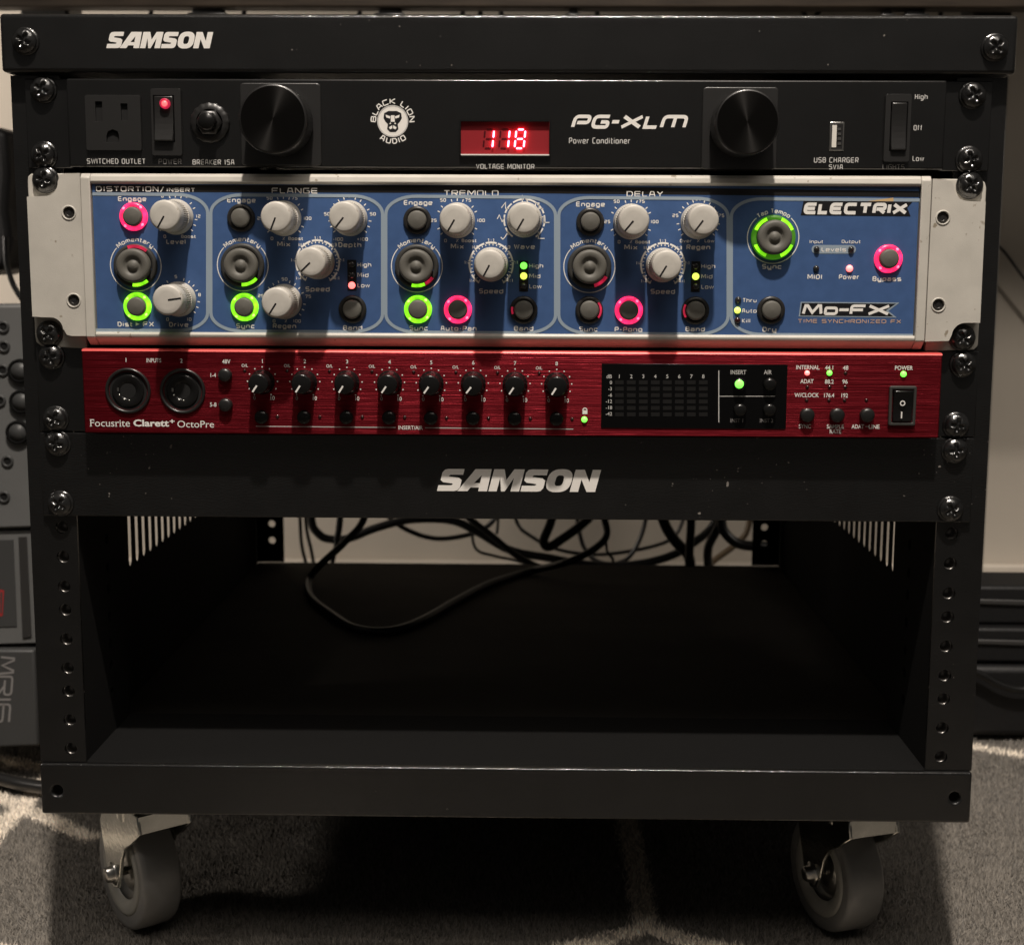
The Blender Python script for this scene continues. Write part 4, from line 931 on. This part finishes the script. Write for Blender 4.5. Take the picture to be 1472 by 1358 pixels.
for x, y, m, s, w in ((1061, 431, 'led_off', 'Thru', 20), (1060, 446, 'led_yellow', 'Auto', 21), (1060, 460.4, 'led_off_red', 'Kill', 12)): led(fx, x, y, YB, m, 1.6); ttext(fx, s, x + 6.5, y + .7, 6, YB, 'ink_white', w=w, align='l')
# logos on the blue panel
MB().add(px_poly([(1155, 289), (1247, 288.5), (1284, 284), (1285, 289), (1312, 290), (1304, 299), (1309, 311), (1151, 309.5)], YB, .12), [tuple(range(8))]).build('logo_ground', 'ink_black', fx)
MB().add(px_poly([(1247, 289.5), (1284, 284.3), (1284.5, 289.5)], YB, .17), [(0, 1, 2)]).build('logo_wedge', 'ink_gold', fx)
logo(fx, 'ELECTRIX', 1154.5, 1306, 291.5, 308, YB, 'ink_white', th=.29, widths={'I': .32, 'X': 1.15, 'L': .8, 'E': 1.0}, gap=.045, shear=.12, rad=.25)
MB().add(px_poly([(1151, 434), (1293, 435), (1277, 447), (1289, 456.5), (1148, 455)], YB, .10), [tuple(range(5))]).build('logo_ground', 'pale_blue', fx)
MB().add(px_poly([(1152.5, 435.5), (1288, 436.5), (1273, 446.5), (1284, 455), (1150, 453.6)], YB, .14), [tuple(range(5))]).build('logo_ground', 'ink_black', fx)
logo(fx, 'Mo-FX', 1152.5, 1280, 437.3, 452.8, YB, 'ink_white', th=.26, widths={'M': 1.25, '-': .55, 'X': 1.35, 'o': .85}, gap=.08, shear=.1, rad=.25)
ttext(fx, 'TIME SYNCHRONIZED FX', 1221, 461.8, 5.6, YB, 'ink_copper', w=148)

# ---------------------------------------------------------------- red preamp
YC = -14.0
pa = thing('microphone_preamp', 'red brushed metal eight-channel preamp with black meter window', 'audio preamp', (0, 100, -177.8))
q = ppx(YC)
xl, xr = at(119.5, 560, YC)[0], at(1352.5, 560, YC)[0]; z0, z1 = -177.0, -134.2
MB().box(xl, xr, YC, 4, z0, z1 - 1.2).build('front_panel', 'red_body', pa, bevel=.5)
n = 5; pf = [(YC + .05, z1 - 1.15), (YC + .4, z1 - .5), (YC + 2.0, z1), (2, z1), (2, z1 - 1.15)]
mb = MB(); mb.add([(xl, y, z) for y, z in pf] + [(xr, y, z) for y, z in pf], [tuple(range(n)), tuple(range(n, 2 * n))] + [(i, (i + 1) % n, (i + 1) % n + n, i + n) for i in range(n)]); mb.build('top_edge', 'red_edge_lit', pa)
MB().box(-212, 212, 4.2, 300, -177, -134.5).build('chassis', 'floor_black', pa)
unit_ears(pa, -177.8, -133.35)
for x, y, r in ((71, 513, 2.9), (77, 603, .45), (1387, 524, 2.4), (1377, 612, .2)): screw(pa, x, y, -3, r)
C = lambda s, x, y, h=6, w=None, m='ink_white', b=.008, **k: text(pa, s, x, y, h, YC, m, w=w, bold=b, **k)
def jack(px, py):
    P = at(px, py, YC)
    j = MB().lathe((P[0], YC, P[2]), [(11.6, 0), (11.5, .9), (11.0, 1.4), (10.3, 1.2), (9.9, .4), (9.3, -2.6)], 48).build('combo_jack', 'plastic_black', pa)
    MB().disc((P[0], YC - .02, P[2]), 9.6, 40).build('jack_well', 'hole_black', j)
    MB().lathe((P[0], YC - .1, P[2]), [(8.2, 0), (8.1, .5), (7.6, .6), (4.4, .5), (4.0, 0)], 40).build('jack_insert', 'gloss_black', j)
    MB().disc((P[0], YC - .3, P[2]), 4.0, 28).build('jack_bore', 'hole_black', j)
    MB().ring((P[0], YC - .75, P[2]), 7.4, 8.0, 14, math.radians(25), math.radians(85)).build('jack_shine', 'screw_black', j)
    for a in (205, 245, 275):
        a = math.radians(a); MB().lathe((P[0] + 4.9 * math.cos(a), YC - .5, P[2] + 4.9 * math.sin(a)), [(.55, 0), (.4, .3), (.02, .35)], 8).build('contact', 'steel', j)
    MB().box(P[0] - 5.4, P[0] - 4.5, YC - .9, YC - .55, P[2] - .3, P[2] + 1.5).build('latch', 'steel', j)
jack(184.3, 561.5); jack(262.7, 562)
C('1', 181.2, 517.3); C('INPUTS', 221, 518, w=22); C('2', 260.8, 518.5); C('48V', 325.3, 519.7, w=12); C('1-4', 306, 539.2, w=9.5); C('5-8', 306.5, 581.5, w=10)
PB = None
def pbtn(px, py, r=3.4, m='plastic_black', parent=None, Y=None):
    Y = YC if Y is None else Y; P = at(px, py, Y)
    return MB().lathe((P[0], Y, P[2]), [(r, 0), (r, 2.6), (r * .86, 3.3), (r * .5, 3.6), (.02, 3.65)], 28).build('push_button', m, parent or pa)
pbtn(324.5, 538.7); pbtn(325.3, 581.5)
KX = [(377.3, 549), (438.2, 549.3), (499, 549.7), (560, 550.2), (620, 551), (680.4, 551.3), (740.3, 552), (800.2, 552.6)]
K2 = KD = None
for i, (x, y) in enumerate(KX):
    P = at(x, y, YC); a = math.radians((236, 237, 238, 236, 235, 232, 237, 238)[i])
    if K2 is None:
        K2 = MB().lathe((0, 0, 0), [(6.3, 0), (6.3, 1), (5.9, 1.6), (5.6, 2.0), (5.1, 11.0), (4.8, 11.9), (4.2, 12.2), (.02, 12.2)], 56, wob=lambda k, j: 1 - (.03 if k % 4 == 0 and j in (3, 4) else 0)).build('gain_knob', 'gloss_black', pa, local=True)
        KD = MB().box(1.0, 4.9, -12.45, -12.15, -.42, .42).build('pointer_line', 'ink_white', K2, local=True); k, p = K2, KD
    else: k = K2.copy(); COL.objects.link(k); p = KD.copy(); COL.objects.link(p); p.parent = k
    k.parent = pa; k.location = [(P[j] - ORG[pa][j]) * .001 for j in range(3)]; p.rotation_euler = (0, -a, 0)
    mb = MB()
    for t in range(11):
        aa = math.radians(236 - t * 29.2); mb.disc((P[0] + 7.6 * math.cos(aa), YC - .12, P[2] + 7.6 * math.sin(aa)), .36, 8)
    mb.build('scale_dots', 'ink_white', pa)
    C(str(i + 1), x, y - 30, 5.5); C('O/L', x - 25.5, y - 23.6, 4.4, w=9.5); C('0', x - 11.5, y + 22.8, 5.5, m='ink_grey'); C('10', x + 14, y + 23, 5.8, w=7.5)
    led(pa, x - 25, y - 16.5, YC + .9, 'led_off_red', 1.0); pbtn(x - .4, y + 50 - i * .15, 3.5, 'gloss_black'); led(pa, x + 22, y + 49.5, YC + .9, 'led_off_red', 1.1)
for a, b in ((368, 569), (611, 824)): MB().add(px_poly([(a, 612.0 + (a - 368) * .009), (b, 612.0 + (b - 368) * .009), (b, 613.2 + (b - 368) * .009), (a, 613.2 + (a - 368) * .009)], YC), [(0, 1, 2, 3)]).build('rule_line', 'ink_grey', pa)
C('INSERT/AIR', 590, 614.6, 5.6, w=36)
text(pa, 'Focusrite', 158, 607.8, 10.5, YC, w=60, bold=.0, serif=True); text(pa, 'Clarett', 217, 608, 10, YC, w=52, bold=.03); text(pa, '+', 247.5, 605.5, 7, YC, w=8, bold=.03); text(pa, 'OctoPre', 281.3, 609.5, 9.8, YC, w=55)
# padlock mark
mb = MB().add(px_rect(837.3, 844.3, 589.5, 595, YC, .12), [(0, 1, 2, 3)]); Pq = at(840.8, 589.3, YC); mb.ring((Pq[0], YC - .13, Pq[2]), .75, 1.25, 10, 0, PI); mb.build('padlock_mark', 'ink_white', pa)
led(pa, 840, 602.8, YC, 'led_green', 1.5)
# meter window
win = pbox(MB(), 864.5, 1131, 523.5, 616, YC - .5, YC - .02).build('meter_window', 'window_black', pa, bevel=.2)
bars = MB()
for c in range(8):
    for r in range(6):
        pbox(bars, 884 + c * 17.25, 896.5 + c * 17.25, 546.8 + r * 9.2, 552.3 + r * 9.2, YC - .6, YC - .52)
bars.build('meter_bars', 'meter_bar', win)
Wt = lambda s, x, y, h=5.4, w=None, m='ink_grey', al='c': text(win, s, x, y, h, YC - .5, m, w=w, bold=.008, align=al, lift=.12)
Wt('dB', 875.5, 541)
for c in range(8): Wt(str(c + 1), 890.2 + c * 17.25, 541)
for r, s in enumerate(('0', '-3', '-6', '-12', '-18', '-42')): Wt(s, 880, 549.8 + r * 9.0, 5, al='r')
MB().add(px_rect(1032.6, 1033.9, 532.5, 607, YC - .5, .12), [(0, 1, 2, 3)]).add(px_rect(1034, 1114, 569, 570, YC - .5, .12), [(0, 1, 2, 3)]).build('rule_line', 'ink_grey', win)
Wt('INSERT', 1061.2, 535, 6, 23); Wt('AIR', 1103.7, 535, 6, 11); Wt('INST 1', 1059.4, 604.4, 5.6, 20, 'ink_dim'); Wt('INST 2', 1101.8, 604.4, 5.6, 20, 'ink_dim')
for i, (x, y) in enumerate(((1062.8, 552), (1106, 552), (1063.2, 588.8), (1105.5, 588.8))):
    b_ = pbtn(x, y, 3.2, 'gloss_black', win, YC - .5)
    if i == 0: P = at(x, y, YC - 4.2); MB().lathe((P[0], YC - 4.1, P[2]), [(2.2, 0), (2.1, .25), (.02, .35)], 24).build('button_light', 'led_green', win)
for s, x, y, w in (('INTERNAL', 1161, 528, 34), ('44.1', 1192.5, 528.5, 13), ('48', 1215.6, 528.7, 8), ('ADAT', 1160, 548, 19), ('88.2', 1192, 548.5, 13), ('96', 1214.6, 548.5, 8), ('W/CLOCK', 1159.5, 567.8, 35), ('176.4', 1191.2, 568.2, 16), ('192', 1213.5, 568.4, 11),
                   ('SYNC', 1157, 612.6, 18), ('SAMPLE', 1200.6, 613, 25), ('RATE', 1200.6, 620, 17), ('ADAT', 1233, 613, 18), ('LINE', 1256.5, 613.2, 16), ('POWER', 1299, 528.8, 26)): C(s, x, y, 6, w, b=.012)
MB().add(px_poly([(1244, 612.6), (1248, 612.6), (1248, 611.2), (1250, 613), (1248, 614.8), (1248, 613.4), (1244, 613.4)], YC, .12), [tuple(range(7))]).build('arrow_mark', 'ink_white', pa)
led(pa, 1160.2, 536, YC, 'led_red_core', 1.25); led(pa, 1192.2, 536, YC, 'led_green', 1.35); led(pa, 1298.6, 537.6, YC, 'led_green', 1.5)
for x, y in ((1215, 536), (1160, 556), (1192, 556), (1214.5, 556), (1159, 575), (1191, 575), (1213.5, 575), (1245, 575)): led(pa, x, y, YC + .9, 'led_off_red', 1.1)
for x in (1159.5, 1202.5, 1245.5): pbtn(x, 596, 3.6)
sw = rocker(pa, (1277, 1318.5, 555, 612), (1283, 1312.5, 561.5, 606), (.4, 2.4), 'rubber_dark', 'gloss_black', YC)
P = at(1297.5, 579.5, YC - 3.4); MB().ring((P[0], YC - 3.55, P[2]), .85, 1.35, 20).build('rocker_mark', 'ink_white', sw)
P = at(1295.8, 596.5, YC - 2.9); MB().box(P[0] - .28, P[0] + .28, YC - 3.35, YC - 2.4, P[2] - 1.6, P[2] + 1.6).build('rocker_mark', 'ink_white', sw)

# ---------------------------------------------------------------- blank panel
bp = MB().box(-241, 241, -3, -.1, -222.0, -178.2); bpo = bp.build('blank_panel', 'powder_black', org=(0, -1.5, -222.25), bevel=.6)
tag(bpo, 'plain black blanking panel with large silver name, below the red unit', 'rack panel')
block_logo(bpo, 'SAMSON', 628, 864, 673.2, 706, -3, 'logo_silver', {'M': 1.35, 'A': 1.15, 'S': 1.0, 'O': 1.05, 'N': 1.12})
for x, y, r in ((80, 638, .2), (84, 725, .65), (1375, 648, 1.5), (1369, 733, 1.0)): screw(bpo, x, y, -3, r)

# ---------------------------------------------------------------- cables behind and inside
def zp(x, y): return 400 + x / 2.103, 720 + y / 2.103
def cable(pts, r, label, m='cable_black', Y=560, name='cable'):
    P = []
    for p in pts:
        px, py = zp(p[0], p[1]); yy = p[2] if len(p) > 2 else Y
        P.append(atz(px, py, ZFL + r) if yy == 'f' else at(px, py, yy))
    c = P[0]; o = MB().tube(smooth_path(P, 8), r, 10).build(name, m, org=tuple(c)); tag(o, label, 'cable'); return o
cable([(250, -120, 560), (262, 40, 540), (205, 120, 520), (130, 190, 500), (93, 238, 'f'), (100, 292, 'f'), (165, 345, 'f'), (235, 385, 'f'), (335, 392, 'f'), (430, 362, 'f'), (540, 300, 'f'), (640, 250, 'f'), (760, 213, 'f'), (872, 185, 520), (950, 148, 530), (992, 105, 540), (985, 45, 550), (960, -100, 560)], 3.3, 'thick black cable drooping in a long loop on the empty shelf floor')
cable([(120, -100), (100, 50), (125, 102), (165, 116), (215, 112), (300, 80), (400, 56), (520, 58), (600, 92), (700, 148), (820, 172), (920, 190), (1010, 196), (1090, 190), (1180, 168), (1250, 130), (1320, 62), (1345, -80)], 4.2, 'thick black cable sagging across the gap behind the shelf', Y=680)
cable([(560, 40), (640, 100), (720, 165), (790, 200), (830, 215)], 3.2, 'black cable slanting down to the rear shelf edge near the middle', Y=660)
cable([(860, -60), (825, 60), (803, 118), (815, 138), (850, 120), (935, 55), (985, -20)], 4.6, 'stiff black cable bent in a tight hook right of centre', Y=640)
cable([(1120, -90), (1165, 60), (1200, 120), (1240, 165), (1246, 225), (1246, 285)], 5.2, 'thick black cable hanging onto the shelf floor at the right', Y=600)
cable([(1246, -60), (1248, 60), (1245, 120), (1242, 175)], 4.2, 'straight black cable hanging beside the thick one at the right', Y=585)
cable([(1370, -80), (1332, 70), (1300, 142), (1302, 215)], 4.6, 'black cable bending down left of the right rear rail', Y=660)
cable([(1340, 30), (1345, 85), (1385, 126), (1450, 136), (1560, 130), (1640, 60)], 5.0, 'black cable curving behind the right rear rail', Y=650)
cable([(1440, -40), (1420, 80), (1390, 125), (1320, 178), (1300, 200)], 3.4, 'tan cable slanting behind the black ones at the right', 'cable_tan', Y=760)
cable([(62, -60), (66, 60), (72, 140), (92, 215)], 1.8, 'thin black cable nearest the left rear rail', Y=700)
cable([(80, -60), (84, 70), (100, 150), (112, 215)], 1.8, 'second thin black cable from the left rear rail', Y=720)
cable([(560, -50), (582, 60), (596, 142), (650, 165), (720, 180), (800, 205)], 1.5, 'thin black wire crossing behind the shelf left of centre', Y=700)
cable([(662, -50), (664, 60), (660, 100)], 1.5, 'short thin wire hanging left of centre', Y=700)
cable([(990, 90), (994, 150), (1012, 178), (1004, 215)], 1.4, 'thin wire curling below the right end of the loop', Y=620)
cable([(190, -80), (186, 60), (176, 120)], 3.2, 'black plug lead hanging beside the brass tip', Y=620)
cable([(300, -80), (330, 40), (420, 100), (520, 112), (640, 70), (700, -60)], 2.6, 'slack black cable looping high behind the shelf left of centre', Y=740)
cable([(900, -70), (905, 60), (930, 150), (985, 188), (1060, 170), (1110, 60), (1100, -60)], 2.4, 'slack black cable making a deep U behind the shelf right of centre', Y=760)
cable([(700, -70), (720, 60), (770, 110), (860, 150), (1000, 160), (1180, 120), (1230, 40)], 2.0, 'thin black cable swagged behind the hooked cable', Y=780)
o = cable([(178, 118), (172, 145), (160, 205)], 2.2, 'black lead with brass tip left of the cable loop', Y=620)
P = at(*zp(178, 150), 612); MB().lathe((P[0], P[1], P[2]), [(2.4, 0), (2.4, 3), (.02, 4)], 14).build('tip', 'brass', o, org=tuple(P))

# ---------------------------------------------------------------- things beside the rack
# recorder standing on its side, left
YD = 300.0
rec = thing('multitrack_recorder', 'grey multitrack recorder standing on its side left of the rack', 'recorder', (at(-60, 900, YD)[0], YD + 30, FZ))
def poly_px(pts, Y0, depth, name, m, parent, bevel=0):
    return MB().prism([(at(x, y, Y0)[0], at(x, y, Y0)[2]) for x, y in pts], Y0, Y0 + depth).build(name, m, parent, bevel=bevel)
poly_px([(-150, 440), (44, 438), (62, 758), (-150, 764)], YD, 55, 'jack_section', 'device_grey', rec, 2)
poly_px([(-150, 766), (62, 761), (72, 924), (-150, 930)], YD + 4, 48, 'screen_section', 'device_grey', rec, 1)
poly_px([(-150, 778), (19, 776), (24, 900), (-150, 903)], YD + 3.2, .7, 'screen', 'device_dark', rec)
poly_px([(26, 772), (38, 771), (45, 915), (32, 917)], YD + 2.5, 1.3, 'screen_ridge', 'case_trim', rec, .4)
poly_px([(-150, 934), (49, 934), (56, 1072), (-150, 1080)], YD - 2, 58, 'foot_section', 'device_dark', rec, 2)
for x, y in ((5, 470), (6, 498), (4, 532), (0, 576), (11, 663), (6, 714)):
    P = at(x, y, YD); j = MB().lathe((P[0], YD - .1, P[2]), [(4.6, 0), (4.5, 1.1), (2.9, 1.4), (2.5, .3)], 24).build('jack_socket', 'device_dark', rec); MB().disc((P[0], YD - .5, P[2]), 2.5, 16).build('socket_hole', 'hole_black', j)
for x, y in ((30, 533), (32, 577), (27, 621)):
    P = at(x, y, YD); j = MB().lathe((P[0], YD - .1, P[2]), [(8.8, 0), (8.6, 3.5), (7.2, 4.2), (6.6, 3.2)], 32).build('volume_knob', 'inner_black', rec); MB().lathe((P[0], YD - 1.5, P[2]), [(6.5, 0), (6.2, 2.2), (.02, 2.6)], 28).build('knob_cap', 'device_dark', j)
MB().add(px_poly([(0, 847), (6, 848), (4, 884), (0, 886)], YD + 3.2, .3), [(0, 1, 2, 3)]).build('red_label', 'ink_red', rec)
MB().add(px_poly([(1, 850), (4, 850.5), (3.2, 881), (1, 882)], YD + 3.2, .45), [(0, 1, 2, 3)]).build('label_ground', 'device_dark', rec)
mb = MB(); yy = 944
for c, hgt in (('M', 24), ('R', 26), ('I', 6), ('6', 25)):
    for j, (pl, rd) in enumerate(SG[c if c != 'R' else 'R']):
        p = [np.array(z_, float) for z_ in pl]; p = fillet(p, .2) if rd else p
        Lh, Rh = stroke([np.array([(yy + t[0] * hgt) , t[1] * 19]) for t in p], 3.0)
        vs = []
        for a, b in zip(Lh, Rh):
            for s_ in (a, b): vs.append(tuple(at(1.5 + s_[1] - (s_[0] - 944) * .08, s_[0], YD - 2) + np.array([0, -.3 - .03 * j, 0])))
        mb.add(vs, [(2 * i, 2 * i + 1, 2 * i + 3, 2 * i + 2) for i in range(len(p) - 1)])
    yy += hgt + 4
mb.build('name_lettering', 'ink_dim', rec)
# black bag and lead behind the recorder
P = at(-30, 390, 560)
bag = tag(MB().prism([(at(x, y, 560)[0], at(x, y, 560)[2]) for x, y in ((-160, 175), (-20, 178), (9, 190), (14, 250), (10, 300), (17, 345), (9, 385), (-20, 395), (-160, 400))], 560, 640).build('shoulder_bag', 'case_black', org=tuple(P), bevel=6, seg=3), 'black bag hanging behind the rack at the left edge', 'bag')
def loose(pts, r, label, m='cable_black', Y=500, floor=False):
    P = [atz(x, y, FZ + r + 1) if floor else at(x, y, Y) for x, y in pts]
    return tag(MB().tube(smooth_path(P, 8), r, 12).build('cable', m, org=tuple(P[0])), label, 'cable')
loose([(8, 340), (9, 375), (14, 395), (22, 415), (40, 440), (60, 450)], 2.4, 'black lead curving over the wall above the grey recorder', Y=520)
loose([(-60, 1104), (0, 1119), (40, 1128), (100, 1134), (200, 1128)], 5.0, 'thick grey-black cable lying on the carpet at the left', 'plastic_black', floor=True)
loose([(1395, 318), (1440, 358), (1472, 400), (1530, 470)], 1.6, 'thin dark lead running down the wall at the right', Y=880)
# two flat black cases on the carpet at the right, behind the rack
def case(px0, px1, y_top, y_bot, Y, depth, label, trim):
    a = at(px0, y_top, Y); b = at(px1, y_bot, Y); t = thing('flat_case', label, 'case', ((a[0] + b[0]) / 2, Y + depth / 2, b[2]), 'flat black cases stacked at the right')
    MB().prism(rrect(a[0], b[0], b[2], a[2], 4), Y, Y + depth).build('shell', 'case_black', t, bevel=3)
    a = at(px0 + 8, trim, Y - 1); b = at(px1 - 4, trim + 13, Y - 1); MB().prism([(a[0], b[2] + 2), (b[0], b[2] - 3), (b[0], a[2] - 3), (a[0], a[2])], Y - 2.5, Y - .1).build('edge_trim', 'case_trim', t, bevel=1)
zz = at(1450, 1000, 420)[2]
case(1380, 1700, 842, 900, 440, 60, 'upper black case with grey edge trim at the right edge', 860)
case(1385, 1720, 902, 955, 430, 75, 'middle black case with grey trim under the upper one', 918)
P = atz(1450, 1010, FZ + 2); a = at(1390, 957, 425)
t = tag(MB().box(a[0], at(1740, 957, 425)[0], 425, 520, FZ + 1, a[2]).build('equipment_bag', 'case_black', org=(a[0], 500, FZ), bevel=6, seg=3), 'soft black equipment bag on the carpet beneath the two cases', 'bag')
loose([(1340, 955), (1400, 965), (1440, 985), (1480, 990), (1560, 970)], 3, 'black cable lying against the bag at the right', Y=415)
# name top-level meshes that carry no kind or label
for o in list(COL.objects):
    if o.parent is None and o.type == 'MESH' and 'kind' not in o.keys() and 'label' not in o.keys(): print('UNTAGGED', o.name)
